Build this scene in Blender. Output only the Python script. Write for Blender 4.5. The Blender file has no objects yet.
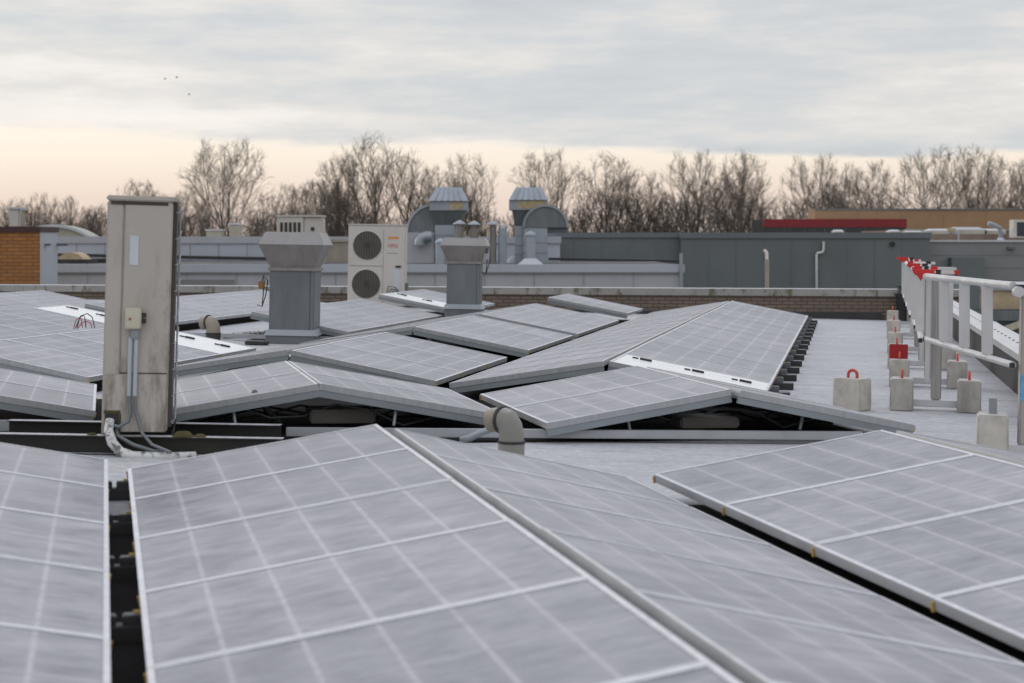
import bpy, bmesh, math, random
from mathutils import Vector, Matrix

# ------------------------------------------------------------------ camera, sky, sun, exposure
sc = bpy.context.scene
W_, H_ = 1024, 683
FPX, HOR, EYE = 1736.0, 242.0, 1.30
cd = bpy.data.cameras.new("camera"); cam = bpy.data.objects.new("camera", cd)
sc.collection.objects.link(cam); sc.camera = cam
cam.location = (0, 0, EYE); cam.rotation_euler = (math.radians(90), 0, 0)
cd.sensor_width = 36.0; cd.lens = FPX / W_ * 36.0
cd.shift_y = -(H_ / 2 - HOR) / W_
cd.clip_start = 0.1; cd.clip_end = 3000
cd.dof.use_dof = True; cd.dof.focus_distance = 15.0; cd.dof.aperture_fstop = 3.3

SUN_EL, SUN_AZ = math.radians(16), math.radians(-50)      # azimuth from +Y towards +X
wd = bpy.data.worlds.new("World"); sc.world = wd; wd.use_nodes = True
nt = wd.node_tree; nt.nodes.clear()
def nn(tree, typ, **kw):
    n = tree.nodes.new(typ)
    for k, v in kw.items(): setattr(n, k, v)
    return n
out = nn(nt, 'ShaderNodeOutputWorld'); bg = nn(nt, 'ShaderNodeBackground'); bg.inputs[1].default_value = 0.1
sky = nn(nt, 'ShaderNodeTexSky', sky_type='NISHITA', sun_disc=False, sun_elevation=SUN_EL, sun_rotation=SUN_AZ)
tc = nn(nt, 'ShaderNodeTexCoord'); sep = nn(nt, 'ShaderNodeSeparateXYZ')
nt.links.new(tc.outputs['Generated'], sep.inputs[0])
def wmath(op, a, b=None, c=None, clamp=False):
    n = nn(nt, 'ShaderNodeMath', operation=op, use_clamp=clamp)
    for i, v in enumerate((a, b, c)):
        if v is None: continue
        if isinstance(v, (int, float)): n.inputs[i].default_value = v
        else: nt.links.new(v, n.inputs[i])
    return n.outputs[0]
def wnoise(sx, sy, sz, scale, detail, rough, off=0.0):
    m = nn(nt, 'ShaderNodeMapping'); m.inputs['Scale'].default_value = (sx, sy, sz); m.inputs['Location'].default_value = (off, off * .7, off * 1.3)
    nt.links.new(tc.outputs['Generated'], m.inputs[0])
    n = nn(nt, 'ShaderNodeTexNoise'); n.inputs['Scale'].default_value = scale; n.inputs['Detail'].default_value = detail; n.inputs['Roughness'].default_value = rough
    nt.links.new(m.outputs[0], n.inputs[0]); return n.outputs[0]
def wramp(fac, stops, interp='LINEAR'):
    r = nn(nt, 'ShaderNodeValToRGB'); r.color_ramp.interpolation = interp
    e = r.color_ramp.elements
    while len(e) < len(stops): e.new(0.5)
    for el, (p, c) in zip(e, stops): el.position = p; el.color = (*c, 1)
    nt.links.new(fac, r.inputs[0]); return r.outputs[0]
def wmix(fac, a, b):
    n = nn(nt, 'ShaderNodeMix', data_type='RGBA')
    if isinstance(fac, (int, float)): n.inputs[0].default_value = fac
    else: nt.links.new(fac, n.inputs[0])
    nt.links.new(a, n.inputs[6]); nt.links.new(b, n.inputs[7]); return n.outputs[2]
z = sep.outputs[2]
streak = wnoise(1.5, 1.5, 9, 5.0, 9, 0.63)
broad = wnoise(1.0, 1.0, 6.5, 2.3, 3, 0.5, 3.1)
mixn = wmath('ADD', wmath('MULTIPLY', streak, 0.55), wmath('MULTIPLY', broad, 0.45))
cloud = wramp(mixn, [(0.35, (6.0, 6.25, 6.6)), (0.44, (6.75, 6.92, 7.12)), (0.505, (7.8, 7.6, 7.45)), (0.58, (9.0, 8.6, 8.3)), (0.66, (9.9, 9.3, 8.8))])
band = wramp(wmath('MULTIPLY_ADD', z, 16.0, wmath('MULTIPLY', streak, 0.10)), [(0.0, (7.5, 6.2, 5.6)), (0.45, (8.7, 7.25, 6.4)), (0.8, (10.0, 8.8, 7.55)), (1.0, (10.1, 9.2, 8.2))])
# cloud deck's lower edge: about 3.3 degrees up, dipping to the right
edge = wmath('ADD', wmath('MULTIPLY_ADD', sep.outputs[0], -0.012, 0.0570), wmath('ADD', wmath('MULTIPLY_ADD', broad, 0.030, -0.015), wmath('MULTIPLY_ADD', streak, 0.016, -0.008)))
deck = wmath('MULTIPLY_ADD', wmath('SUBTRACT', z, edge), 260.0, 0.5, clamp=True)
frame = wmix(deck, band, cloud)
# thicker, a little brighter and bluer overcast above
up = wmath('MULTIPLY_ADD', z, 2.2, -0.35, clamp=True)
high = nn(nt, 'ShaderNodeRGB'); high.outputs[0].default_value = (9.6, 9.9, 10.6, 1)
over = wmix(up, frame, high.outputs[0])
final = wmix(0.93, sky.outputs[0], over)
nt.links.new(final, bg.inputs[0]); nt.links.new(bg.outputs[0], out.inputs[0])

sd = bpy.data.lights.new("sun", 'SUN'); sd.energy = 0.7; sd.angle = math.radians(18); sd.color = (1.0, 0.90, 0.80)
sun = bpy.data.objects.new("sun", sd); sc.collection.objects.link(sun)
sv = Vector((math.sin(SUN_AZ) * math.cos(SUN_EL), math.cos(SUN_AZ) * math.cos(SUN_EL), math.sin(SUN_EL)))
sun.rotation_euler = sv.to_track_quat('Z', 'Y').to_euler()
sc.view_settings.view_transform = 'Standard'; sc.view_settings.look = 'None'
sc.view_settings.exposure = 0.0; sc.view_settings.gamma = 1.0; sc.view_settings.use_curve_mapping = False

# ------------------------------------------------------------------ helpers
C = sc.collection
def link(o): C.objects.link(o); return o
def tag(o, label=None, cat=None, group=None, kind=None):
    if label: o["label"] = label
    if cat: o["category"] = cat
    if group: o["group"] = group
    if kind: o["kind"] = kind
    return o
def empty(name, label, cat, M, group=None):
    o = bpy.data.objects.new(name, None); o.empty_display_size = .1; link(o)
    o.matrix_world = M
    return tag(o, label, cat, group)

class MB:
    """collects faces of one mesh object"""
    def __init__(s): s.v = []; s.f = []; s.m = []; s.sm = []
    def add(s, vs, fs, mi=0, M=None, smooth=False):
        b = len(s.v)
        for p in vs: s.v.append(tuple(M @ Vector(p)) if M is not None else tuple(p))
        for f in fs: s.f.append([b + i for i in f]); s.m.append(mi); s.sm.append(smooth)
    def box(s, c, d, M=None, mi=0, top=None):
        x, y, z_ = c; a, b, h = d[0] / 2, d[1] / 2, d[2] / 2
        vs = [(x-a,y-b,z_-h),(x+a,y-b,z_-h),(x+a,y+b,z_-h),(x-a,y+b,z_-h),(x-a,y-b,z_+h),(x+a,y-b,z_+h),(x+a,y+b,z_+h),(x-a,y+b,z_+h)]
        s.add(vs, [(0,3,2,1),(0,1,5,4),(1,2,6,5),(2,3,7,6),(3,0,4,7)], mi, M)
        s.add(vs[4:], [(0,1,2,3)], mi if top is None else top, M)
    def bx(s, x0, x1, y0, y1, z0, z1, M=None, mi=0, top=None):
        s.box(((x0+x1)/2,(y0+y1)/2,(z0+z1)/2),(x1-x0,y1-y0,z1-z0),M,mi,top)
    def prism(s, poly, y0, y1, M=None, mi=0):
        """poly in (x, z), extruded along y"""
        n = len(poly)
        vs = [(p[0], y0, p[1]) for p in poly] + [(p[0], y1, p[1]) for p in poly]
        fs = [tuple(range(n)), tuple(range(2*n-1, n-1, -1))]
        fs += [(i, n+i, n+(i+1)%n, (i+1)%n) for i in range(n)]
        s.add(vs, fs, mi, M)
    def frustum(s, z0, w0, d0, z1, w1, d1, M=None, mi=0, c0=(0,0), c1=(0,0), top=None):
        vs = []
        for z_, w, d, c in ((z0,w0,d0,c0),(z1,w1,d1,c1)):
            vs += [(c[0]-w/2,c[1]-d/2,z_),(c[0]+w/2,c[1]-d/2,z_),(c[0]+w/2,c[1]+d/2,z_),(c[0]-w/2,c[1]+d/2,z_)]
        s.add(vs, [(0,3,2,1),(0,1,5,4),(1,2,6,5),(2,3,7,6),(3,0,4,7)], mi, M)
        s.add(vs[4:], [(0,1,2,3)], mi if top is None else top, M)
    def tube(s, pts, r, n=10, M=None, mi=0, caps=True, smooth=True):
        pts = [Vector(p) for p in pts]; k = len(pts)
        rs = r if isinstance(r, (list, tuple)) else [r] * k
        t0 = (pts[1] - pts[0]).normalized()
        u = t0.orthogonal().normalized(); vs = []
        for i in range(k):
            t = (pts[min(i+1,k-1)] - pts[max(i-1,0)]).normalized()
            u = (u - t * u.dot(t))
            u = u.normalized() if u.length > 1e-6 else t.orthogonal().normalized()
            w = t.cross(u)
            for j in range(n):
                a = 2 * math.pi * j / n
                vs.append(pts[i] + (u * math.cos(a) + w * math.sin(a)) * rs[i])
        fs = [(i*n+j, i*n+(j+1)%n, (i+1)*n+(j+1)%n, (i+1)*n+j) for i in range(k-1) for j in range(n)]
        s.add(vs, fs, mi, M, smooth)
        if caps:
            s.add(vs[:n], [tuple(range(n-1,-1,-1))], mi, M); s.add(vs[-n:], [tuple(range(n))], mi, M)
    def lathe(s, prof, n=20, M=None, mi=0, smooth=True):
        k = len(prof); vs = []
        for r, z_ in prof:
            for j in range(n):
                a = 2*math.pi*j/n; vs.append((r*math.cos(a), r*math.sin(a), z_))
        fs = [(i*n+j, i*n+(j+1)%n, (i+1)*n+(j+1)%n, (i+1)*n+j) for i in range(k-1) for j in range(n)]
        s.add(vs, fs, mi, M, smooth)
        s.add(vs[:n], [tuple(range(n-1,-1,-1))], mi, M); s.add(vs[-n:], [tuple(range(n))], mi, M)
    def mesh(s, name, mats, bevel=0):
        me = bpy.data.meshes.new(name)
        me.from_pydata(s.v, [], s.f)
        for m in (mats if isinstance(mats, (list, tuple)) else [mats]): me.materials.append(m)
        me.polygons.foreach_set('material_index', s.m); me.polygons.foreach_set('use_smooth', s.sm)
        if bevel:
            bm = bmesh.new(); bm.from_mesh(me)
            bmesh.ops.remove_doubles(bm, verts=bm.verts, dist=1e-5)
            es = [e for e in bm.edges if len(e.link_faces) == 2 and e.calc_face_angle(0) > .5]
            bmesh.ops.bevel(bm, geom=es, offset=bevel, segments=2, affect='EDGES', clamp_overlap=True)
            bm.to_mesh(me); bm.free()
        me.update(); return me
    def build(s, name, mats, parent=None, bevel=0):
        o = bpy.data.objects.new(name, s.mesh(name, mats, bevel)); link(o)
        if parent is not None: o.parent = parent
        return o

def arc(cx, cz, r, a0, a1, n):
    return [(cx + r*math.cos(math.radians(a0+(a1-a0)*i/n)), cz + r*math.sin(math.radians(a0+(a1-a0)*i/n))) for i in range(n+1)]
def copy_tree(o, parent=None):
    c = o.copy(); C.objects.link(c)
    if parent is not None: c.parent = parent; c.matrix_parent_inverse = o.matrix_parent_inverse.copy()
    for ch in KIDS.get(o.name, []): copy_tree(ch, c)
    return c
KIDS = {}
def kids(o):
    ch = [x for x in C.objects if x.parent == o]
    if ch: KIDS[o.name] = ch
    for x in ch: kids(x)

# roof: a plane with a slight fall to the right
SX, SY = -0.01828, 0.00208
def roofz(x, y): return SX * x + SY * (y - 8)
NRM = Vector((-SX, -SY, 1)).normalized()
def onroof(px, py, up=0.0):
    """point of the roof plane (lifted by up) seen at a pixel of the photograph"""
    a, b = (px - 512) / FPX, (py - HOR) / FPX
    D = (EYE + SY * 8 - up) / (b + SX * a + SY)
    return Vector((a * D, D, EYE - b * D))
def at(px, py, D): return Vector(((px - 512) / FPX * D, D, EYE - (py - HOR) / FPX * D))
A1, A2 = math.radians(-13.2), math.radians(10.91)
def frame_of(yawdeg=0.0, loc=(0,0,0), tilt=True):
    R = Matrix.Rotation(math.radians(yawdeg), 4, 'Z')
    T = NRM.rotation_difference(Vector((0,0,1))).inverted().to_matrix().to_4x4() if tilt else Matrix.Identity(4)
    return Matrix.Translation(Vector(loc)) @ T @ R
D1 = Vector((math.sin(A1), math.cos(A1), 0)); C1 = Vector((math.cos(A1), -math.sin(A1), 0))
D2 = Vector((math.sin(A2), math.cos(A2), 0)); C2 = Vector((math.cos(A2), -math.sin(A2), 0))
def uv(block, u, v, up=0.0):
    c, d = (C1, D1) if block == 1 else (C2, D2)
    p = c * u + d * v; p.z = roofz(p.x, p.y) + up; return p

# ------------------------------------------------------------------ materials
def base_mat(name):
    m = bpy.data.materials.new(name); m.use_nodes = True
    t = m.node_tree; b = t.nodes['Principled BSDF']; return m, t, b
def mix_rgb(t, fac, a, b, mode='MIX'):
    n = nn(t, 'ShaderNodeMix', data_type='RGBA', blend_type=mode)
    for i, v in ((0, fac), (6, a), (7, b)):
        if isinstance(v, (int, float)): n.inputs[i].default_value = v
        elif isinstance(v, tuple): n.inputs[i].default_value = (*v, 1)
        else: t.links.new(v, n.inputs[i])
    return n.outputs[2]
def mth(t, op, a, b=None, c=None, clamp=False):
    n = nn(t, 'ShaderNodeMath', operation=op, use_clamp=clamp)
    for i, v in enumerate((a, b, c)):
        if v is None: continue
        if isinstance(v, (int, float)): n.inputs[i].default_value = v
        else: t.links.new(v, n.inputs[i])
    return n.outputs[0]
def coords(t, scale=(1,1,1), rnd=True, space='Object'):
    tcn = nn(t, 'ShaderNodeTexCoord'); mp = nn(t, 'ShaderNodeMapping'); mp.inputs['Scale'].default_value = scale
    if space == 'World':
        g = nn(t, 'ShaderNodeNewGeometry'); t.links.new(g.outputs['Position'], mp.inputs[0])
    else: t.links.new(tcn.outputs['Object'], mp.inputs[0])
    if rnd:
        oi = nn(t, 'ShaderNodeObjectInfo'); sc_ = mth(t, 'MULTIPLY', oi.outputs['Random'], 37.0)
        va = nn(t, 'ShaderNodeVectorMath', operation='ADD'); t.links.new(mp.outputs[0], va.inputs[0]); t.links.new(sc_, va.inputs[1])
        return va.outputs[0]
    return mp.outputs[0]
def noise(t, vec, scale, detail=4, rough=.55):
    n = nn(t, 'ShaderNodeTexNoise'); n.inputs['Scale'].default_value = scale; n.inputs['Detail'].default_value = detail; n.inputs['Roughness'].default_value = rough
    t.links.new(vec, n.inputs[0]); return n.outputs[0]
def ramp(t, fac, lo, hi, a=0.0, b=1.0):
    n = nn(t, 'ShaderNodeMapRange'); n.clamp = True
    for i, v in enumerate((lo, hi, a, b)): n.inputs[i+1].default_value = v
    t.links.new(fac, n.inputs[0]); return n.outputs[0]
def bump(t, b, h, strength=.3, dist=.01):
    n = nn(t, 'ShaderNodeBump'); n.inputs['Strength'].default_value = strength; n.inputs['Distance'].default_value = dist
    t.links.new(h, n.inputs['Height']); t.links.new(n.outputs[0], b.inputs['Normal'])
def plain(name, col, rough=.5, metal=0.0, var=.18, scale=3.0, stretch=(1,1,1), dirt=None, dirt_amt=.5, dirt_lo=.5, dirt_hi=.75, dscale=1.6, dstretch=(1,1,1), bmp=0.0, frost=0.0):
    m, t, b = base_mat(name)
    v = coords(t, stretch); n = noise(t, v, scale, 5)
    dark = tuple(c*(1-var) for c in col); lite = tuple(min(1, c*(1+var)) for c in col)
    c = mix_rgb(t, ramp(t, n, .3, .7), dark, lite)
    if dirt:
        v2 = coords(t, dstretch); n2 = noise(t, v2, dscale, 6, .65)
        c = mix_rgb(t, ramp(t, n2, dirt_lo, dirt_hi, 0, dirt_amt), c, dirt)
    rr = ramp(t, n, .3, .7, max(0, rough-.08), min(1, rough+.08))
    if frost:      # hoar frost lies on faces that look up
        g = nn(t, 'ShaderNodeNewGeometry'); s = nn(t, 'ShaderNodeSeparateXYZ'); t.links.new(g.outputs['True Normal'], s.inputs[0])
        fz = ramp(t, s.outputs[2], .75, .95, 0, 1)
        fn = ramp(t, noise(t, coords(t), 14, 4), .25, .6, .55, 1)
        fm = mth(t, 'MULTIPLY', mth(t, 'MULTIPLY', fz, fn), frost)
        c = mix_rgb(t, fm, c, (.62,.62,.65)); rr = mth(t, 'MAXIMUM', rr, mth(t, 'MULTIPLY', fm, .8))
        mt = mth(t, 'MULTIPLY', mth(t, 'SUBTRACT', 1.0, fm), metal); t.links.new(mt, b.inputs['Metallic'])
    else: b.inputs['Metallic'].default_value = metal
    t.links.new(c, b.inputs['Base Color']); t.links.new(rr, b.inputs['Roughness'])
    if bmp: bump(t, b, noise(t, coords(t), scale*8, 4), bmp, .004)
    return m

PL, PW, PITCH, TILT = 1.0095, 1.262, 1.0105, math.radians(9.82)
def glass_mat():
    m, t, b = base_mat('frosted_cells')
    o = nn(t, 'ShaderNodeTexCoord').outputs['Object']; s = nn(t, 'ShaderNodeSeparateXYZ'); t.links.new(o, s.inputs[0])
    def lines(co, period, off, width):
        a = mth(t, 'FRACT', mth(t, 'ADD', mth(t, 'DIVIDE', co, period), off))
        d = mth(t, 'MULTIPLY', mth(t, 'ABSOLUTE', mth(t, 'SUBTRACT', a, .5)), period)
        return ramp(t, d, width*.35, width, 1, 0)
    lx = lines(s.outputs[0], PL/2, .5, .010)      # one line half way along
    ly = lines(s.outputs[1], PW/6, .5, .0115)       # six cells up the slope
    dash = ramp(t, noise(t, coords(t, (22, 22, 1)), 1.0, 2), .3, .62, .35, 1)
    ln = mth(t, 'MAXIMUM', mth(t, 'MULTIPLY', mth(t, 'MULTIPLY', lx, dash), .42), mth(t, 'MULTIPLY', mth(t, 'MULTIPLY', ly, dash), .58))
    st = noise(t, coords(t, (4.2, 1.5, 1)), 2.2, 7, .66)
    bl = noise(t, coords(t, (1.5, 1.0, 1)), 3.2, 7, .62)
    lg = noise(t, coords(t, (1.0, 1.0, 1)), .9, 3, .5)
    gr = noise(t, coords(t, (1, 1, 1)), 140, 2, .6)
    fr = mth(t, 'ADD', mth(t, 'MULTIPLY', st, .36), mth(t, 'ADD', mth(t, 'MULTIPLY', bl, .34), mth(t, 'ADD', mth(t, 'MULTIPLY', lg, .22), mth(t, 'MULTIPLY', gr, .08))))
    hf = noise(t, coords(t, (3.2, 1.0, 1)), 9.0, 7, .68)
    fr = mth(t, 'ADD', mth(t, 'MULTIPLY', fr, .74), mth(t, 'MULTIPLY', hf, .26))
    amt = ramp(t, fr, .39, .61, 0.0, 1)
    c = mix_rgb(t, amt, (.150, .156, .186), (.450, .450, .485))
    # cells frost a little less in the middle than at their rims
    cx = mth(t, 'ABSOLUTE', mth(t, 'SUBTRACT', mth(t, 'FRACT', mth(t, 'DIVIDE', s.outputs[1], PW/6)), .5))
    c = mix_rgb(t, ramp(t, cx, .2, .5, 0, .18), c, (.45, .44, .47))
    c = mix_rgb(t, ln, c, (.58, .57, .60))
    oi = nn(t, 'ShaderNodeObjectInfo')
    c = mix_rgb(t, 1.0, c, mix_rgb(t, oi.outputs['Random'], (.9,.9,.91), (1.06,1.05,1.05)), 'MULTIPLY')
    t.links.new(c, b.inputs['Base Color'])
    t.links.new(ramp(t, amt, 0, 1, .34, .58), b.inputs['Roughness'])
    b.inputs['Specular IOR Level'].default_value = .55
    bump(t, b, mth(t, 'ADD', st, mth(t, 'MULTIPLY', gr, .3)), .12, .004)
    return m
M_glass = glass_mat()
M_alu = plain('mill_aluminium', (.37,.385,.40), .45, .15, .10, 4, (1,8,1))
M_frost = plain('frosted_aluminium', (.66,.66,.69), .75, 0.0, .12, 22)
M_back = plain('panel_backsheet', (.10,.10,.11), .6)
M_white = plain('white_cover_sheet', (.88,.89,.90), .28, .1, .04, 6, frost=0)
M_black = plain('black_plastic', (.02,.02,.022), .5)
M_yel = plain('yellow_plastic_clip', (.50,.32,.08), .5)
M_orange = plain('orange_handle', (.48,.06,.035), .45, dirt=(.35,.12,.06), dirt_amt=.5)
M_galv = plain('galvanised_steel', (.29,.315,.335), .42, .55, .16, 2.2, (1,1,.5), dirt=(.20,.21,.22), dirt_amt=.5, frost=.35)
M_galv2 = plain('weathered_zinc', (.165,.185,.197), .5, .4, .2, 1.6, (1,1,.4), dirt=(.10,.11,.115), dirt_amt=.45, dirt_lo=.46, dirt_hi=.72, dscale=2.6, dstretch=(3,3,.6), frost=.3)
M_galvl = plain('light_zinc', (.33,.37,.41), .5, .4, .14, 1.5, (1,1,.4), dirt=(.2,.22,.24), dirt_amt=.4, frost=.3)
M_greybox = plain('grey_painted_steel', (.33,.325,.325), .5, .1, .07, 2.0, dirt=(.2,.18,.15), dirt_amt=.35, frost=.75)
M_taupe = plain('taupe_cowl_sheet', (.24,.225,.215), .5, .15, .1, 2.2, dirt=(.13,.11,.09), dirt_amt=.6, dirt_lo=.45, dscale=3, dstretch=(3,3,.8), frost=.8)
M_ac = plain('aged_cream_enamel', (.45,.42,.38), .45, 0, .05, 2.0, dirt=(.24,.20,.15), dirt_amt=.5, dirt_lo=.56, dirt_hi=.78, dscale=2.4, dstretch=(3.0,3.0,.7), frost=.6)
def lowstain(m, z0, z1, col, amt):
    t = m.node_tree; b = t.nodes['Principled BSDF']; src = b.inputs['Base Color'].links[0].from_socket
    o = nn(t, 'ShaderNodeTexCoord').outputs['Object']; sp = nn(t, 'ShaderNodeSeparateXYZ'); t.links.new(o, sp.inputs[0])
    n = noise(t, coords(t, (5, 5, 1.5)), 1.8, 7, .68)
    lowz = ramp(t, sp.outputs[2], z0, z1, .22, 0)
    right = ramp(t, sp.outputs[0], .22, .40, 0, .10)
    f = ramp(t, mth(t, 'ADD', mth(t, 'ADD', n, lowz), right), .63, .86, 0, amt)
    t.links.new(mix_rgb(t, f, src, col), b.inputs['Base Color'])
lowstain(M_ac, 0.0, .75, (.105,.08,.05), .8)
M_acl = plain('cream_enamel', (.52,.495,.46), .45, 0, .05, 2.0, dirt=(.34,.30,.25), dirt_amt=.35, frost=.5)
M_grille = plain('dark_fan_grille', (.035,.033,.03), .6, 0, .3, 5)
M_bars = plain('grille_bars', (.20,.175,.145), .5)
M_coil = plain('dark_coil', (.045,.037,.032), .6, 0, .4, 14, (1,1,.1))
M_moss = plain('moss', (.07,.062,.022), .9, 0, .5, 9, bmp=.6)
M_beam = plain('black_steel_beam', (.016,.016,.015), .55, .2, .3, 4, dirt=(.05,.05,.02), dirt_amt=.5, frost=.85)
M_pvc = plain('grey_pvc', (.235,.228,.21), .5, 0, .10, 4, dirt=(.15,.14,.11), dirt_amt=.45, frost=.35)
M_pvcdark = plain('black_rubber_sleeve', (.03,.03,.03), .6)
M_pvcbeige = plain('beige_pvc', (.27,.238,.19), .5, 0, .12, 5, dirt=(.2,.17,.13), dirt_amt=.4, frost=.4)
M_wrap = plain('white_pipe_wrap', (.62,.62,.61), .5, 0, .1, 6, dirt=(.06,.06,.055), dirt_amt=.85, dirt_lo=.50, dirt_hi=.60, dscale=22)
M_conduit = plain('pale_conduit', (.42,.47,.52), .4, 0, .08, 3, dirt=(.25,.24,.2), dirt_amt=.5)
M_jbox = plain('ivory_box_plastic', (.55,.52,.42), .45, 0, .06, 4, dirt=(.3,.27,.18), dirt_amt=.4)
M_conc = plain('ballast_concrete', (.52,.49,.44), .9, 0, .13, 7, dirt=(.18,.165,.14), dirt_amt=.6, dirt_lo=.48, dirt_hi=.72, dscale=3.5, dstretch=(1.4,1.4,.8), bmp=.5, frost=.4)
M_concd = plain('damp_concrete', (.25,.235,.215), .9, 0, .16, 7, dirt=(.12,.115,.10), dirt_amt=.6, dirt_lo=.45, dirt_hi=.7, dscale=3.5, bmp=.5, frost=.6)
M_concm = plain('stained_concrete', (.45,.425,.385), .9, 0, .14, 7, dirt=(.17,.155,.13), dirt_amt=.7, dirt_lo=.45, dirt_hi=.7, dscale=4, dstretch=(1.6,1.6,.6), bmp=.5, frost=.5)
M_rail = plain('guardrail_aluminium', (.58,.59,.60), .36, .55, .08, 6, (1,1,.3), dirt=(.34,.31,.27), dirt_amt=.35, frost=.5)
M_post = plain('weathered_post', (.36,.34,.32), .55, .35, .22, 5, (3,3,.35), dirt=(.20,.15,.11), dirt_amt=.6, dstretch=(6,6,.5), frost=.3)
M_red = plain('red_tape', (.58,.018,.022), .4)
M_tapew = plain('white_tape', (.75,.72,.70), .45, dirt=(.6,.3,.3), dirt_amt=.3)
M_sticker = plain('pale_sticker', (.52,.55,.60), .4)
M_blue = plain('blue_sticker', (.10,.34,.58), .4, 0, .3, 20)
M_darkcoat = plain('dark_roof_upstand', (.035,.035,.036), .7, 0, .4, 3, frost=.3)
M_fascia = plain('pale_grey_cladding', (.40,.415,.45), .5, 0, .06, .5, dirt=(.30,.31,.33), dirt_amt=.4, dscale=.6, dstretch=(3,3,.4), frost=.9)
M_fascia2 = plain('bluish_white_cladding', (.43,.46,.52), .5, 0, .06, .4, dirt=(.32,.34,.38), dirt_amt=.5, dscale=.5, dstretch=(3,3,.3), frost=.9)
M_dark = plain('dark_bluegrey_cladding', (.130,.150,.158), .5, .1, .09, .5, dirt=(.105,.12,.125), dirt_amt=.5, dscale=.5, dstretch=(2,2,.5))
M_dark2 = plain('dark_bluegrey_trim', (.13,.155,.17), .5, .1, .08, .5)
M_midgrey = plain('mid_grey_cladding', (.215,.22,.23), .5, 0, .06, .6, dirt=(.17,.17,.175), dirt_amt=.4, dscale=.4)
M_tanbr = plain('tan_brick_far', (.36,.225,.13), .85, 0, .1, 1.2)
M_redband = plain('red_fascia', (.22,.012,.02), .45)
M_window = plain('dark_window', (.03,.035,.045), .2, 0, .3, 1)
M_beige = plain('beige_panel', (.44,.34,.225), .7)
M_teal = plain('dark_teal_panel', (.045,.075,.09), .5)
M_vault = plain('pale_vault_sheet', (.36,.35,.29), .5, .1, .07, 1, frost=.15)
M_cream = plain('tan_panel', (.36,.33,.27), .6)
M_snowroof = plain('frosted_far_roof', (.50,.52,.56), .8, 0, .1, .7)
M_cable = plain('black_cable', (.018,.018,.018), .5)
M_redcable = plain('red_cable', (.45,.03,.03), .5)
M_gold = plain('tan_warning_label', (.42,.34,.20), .5, 0, .25, 9)
M_rust = plain('rusty_box', (.28,.14,.045), .8, 0, .3, 6)
M_bark = plain('bare_bark', (.075,.063,.054), .95, 0, .25, 2)
M_twig = plain('bare_twigs', (.098,.080,.065), .95, 0, .2, 1)
M_earth = plain('winter_field', (.09,.095,.06), .95, 0, .3, .05)
M_logo_o = plain('orange_label', (.62,.25,.05), .5)
M_logo_r = plain('red_lettering', (.60,.10,.14), .5)

def roof_mat():
    m, t, b = base_mat('frosted_bitumen')
    v = coords(t, (1,1,1), False, 'World')
    big = noise(t, v, .9, 6, .6); fine = noise(t, v, 45, 3, .6)
    # laps of the bitumen strips run across the roof
    g = nn(t, 'ShaderNodeNewGeometry'); dp = nn(t, 'ShaderNodeVectorMath', operation='DOT_PRODUCT')
    t.links.new(g.outputs['Position'], dp.inputs[0]); dp.inputs[1].default_value = tuple(D2)
    wob = mth(t, 'MULTIPLY_ADD', noise(t, v, 1.3, 3), .10, dp.outputs['Value'])
    a = mth(t, 'ABSOLUTE', mth(t, 'SUBTRACT', mth(t, 'FRACT', mth(t, 'DIVIDE', wob, .94)), .5))
    lap = ramp(t, a, .0, .035, 1, 0)
    dm = nn(t, 'ShaderNodeMapping'); dm.inputs['Scale'].default_value = (.5, 3.0, 1); dm.inputs['Rotation'].default_value = (0,0,A2)
    t.links.new(g.outputs['Position'], dm.inputs[0])
    damp = noise(t, dm.outputs[0], 1.1, 6, .65)
    g2 = noise(t, v, 160, 2, .7); pat = noise(t, v, 2.6, 5, .7)
    c = mix_rgb(t, ramp(t, big, .3, .7), (.45,.455,.49), (.60,.60,.63))
    c = mix_rgb(t, ramp(t, pat, .55, .72, 0, .35), c, (.33,.33,.355))
    c = mix_rgb(t, ramp(t, damp, .55, .72, 0, .75), c, (.25,.25,.27))
    c = mix_rgb(t, mth(t, 'MULTIPLY', lap, mth(t, 'MULTIPLY_ADD', ramp(t, pat, .4, .65), .35, .05)), c, (.15,.15,.16))
    c = mix_rgb(t, ramp(t, fine, .35, .75, 0, .3), c, (.34,.34,.36))
    c = mix_rgb(t, ramp(t, g2, .55, .75, 0, .5), c, (.30,.30,.31))
    dm2 = nn(t, 'ShaderNodeMapping'); dm2.inputs['Scale'].default_value = (1.2, 4.5, 1); dm2.inputs['Rotation'].default_value = (0,0,A2)
    t.links.new(g.outputs['Position'], dm2.inputs[0])
    sp_ = noise(t, dm2.outputs[0], 6.0, 8, .75); sp2 = noise(t, v, 16, 6, .75)
    c = mix_rgb(t, ramp(t, sp_, .45, .68, 0, .55), c, (.30,.30,.32))
    c = mix_rgb(t, ramp(t, sp2, .52, .68, 0, .45), c, (.27,.27,.285))
    c = mix_rgb(t, ramp(t, sp2, .46, .34, 0, .5), c, (.70,.70,.72))
    t.links.new(c, b.inputs['Base Color']); b.inputs['Roughness'].default_value = .85
    bump(t, b, mth(t, 'ADD', mth(t, 'MULTIPLY', g2, .5), mth(t, 'ADD', mth(t, 'MULTIPLY', fine, .5), big)), .45, .012)
    return m
M_roof = roof_mat()
M_bitumen_shade = plain('bare_bitumen_shade', (.022,.021,.022), .95, 0, .35, 2.5, bmp=.5)  # unfrosted bitumen, coloured near black to carry the shade under the rows too
M_bitumen_shade.node_tree.nodes['Principled BSDF'].inputs['Specular IOR Level'].default_value = .06
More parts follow.
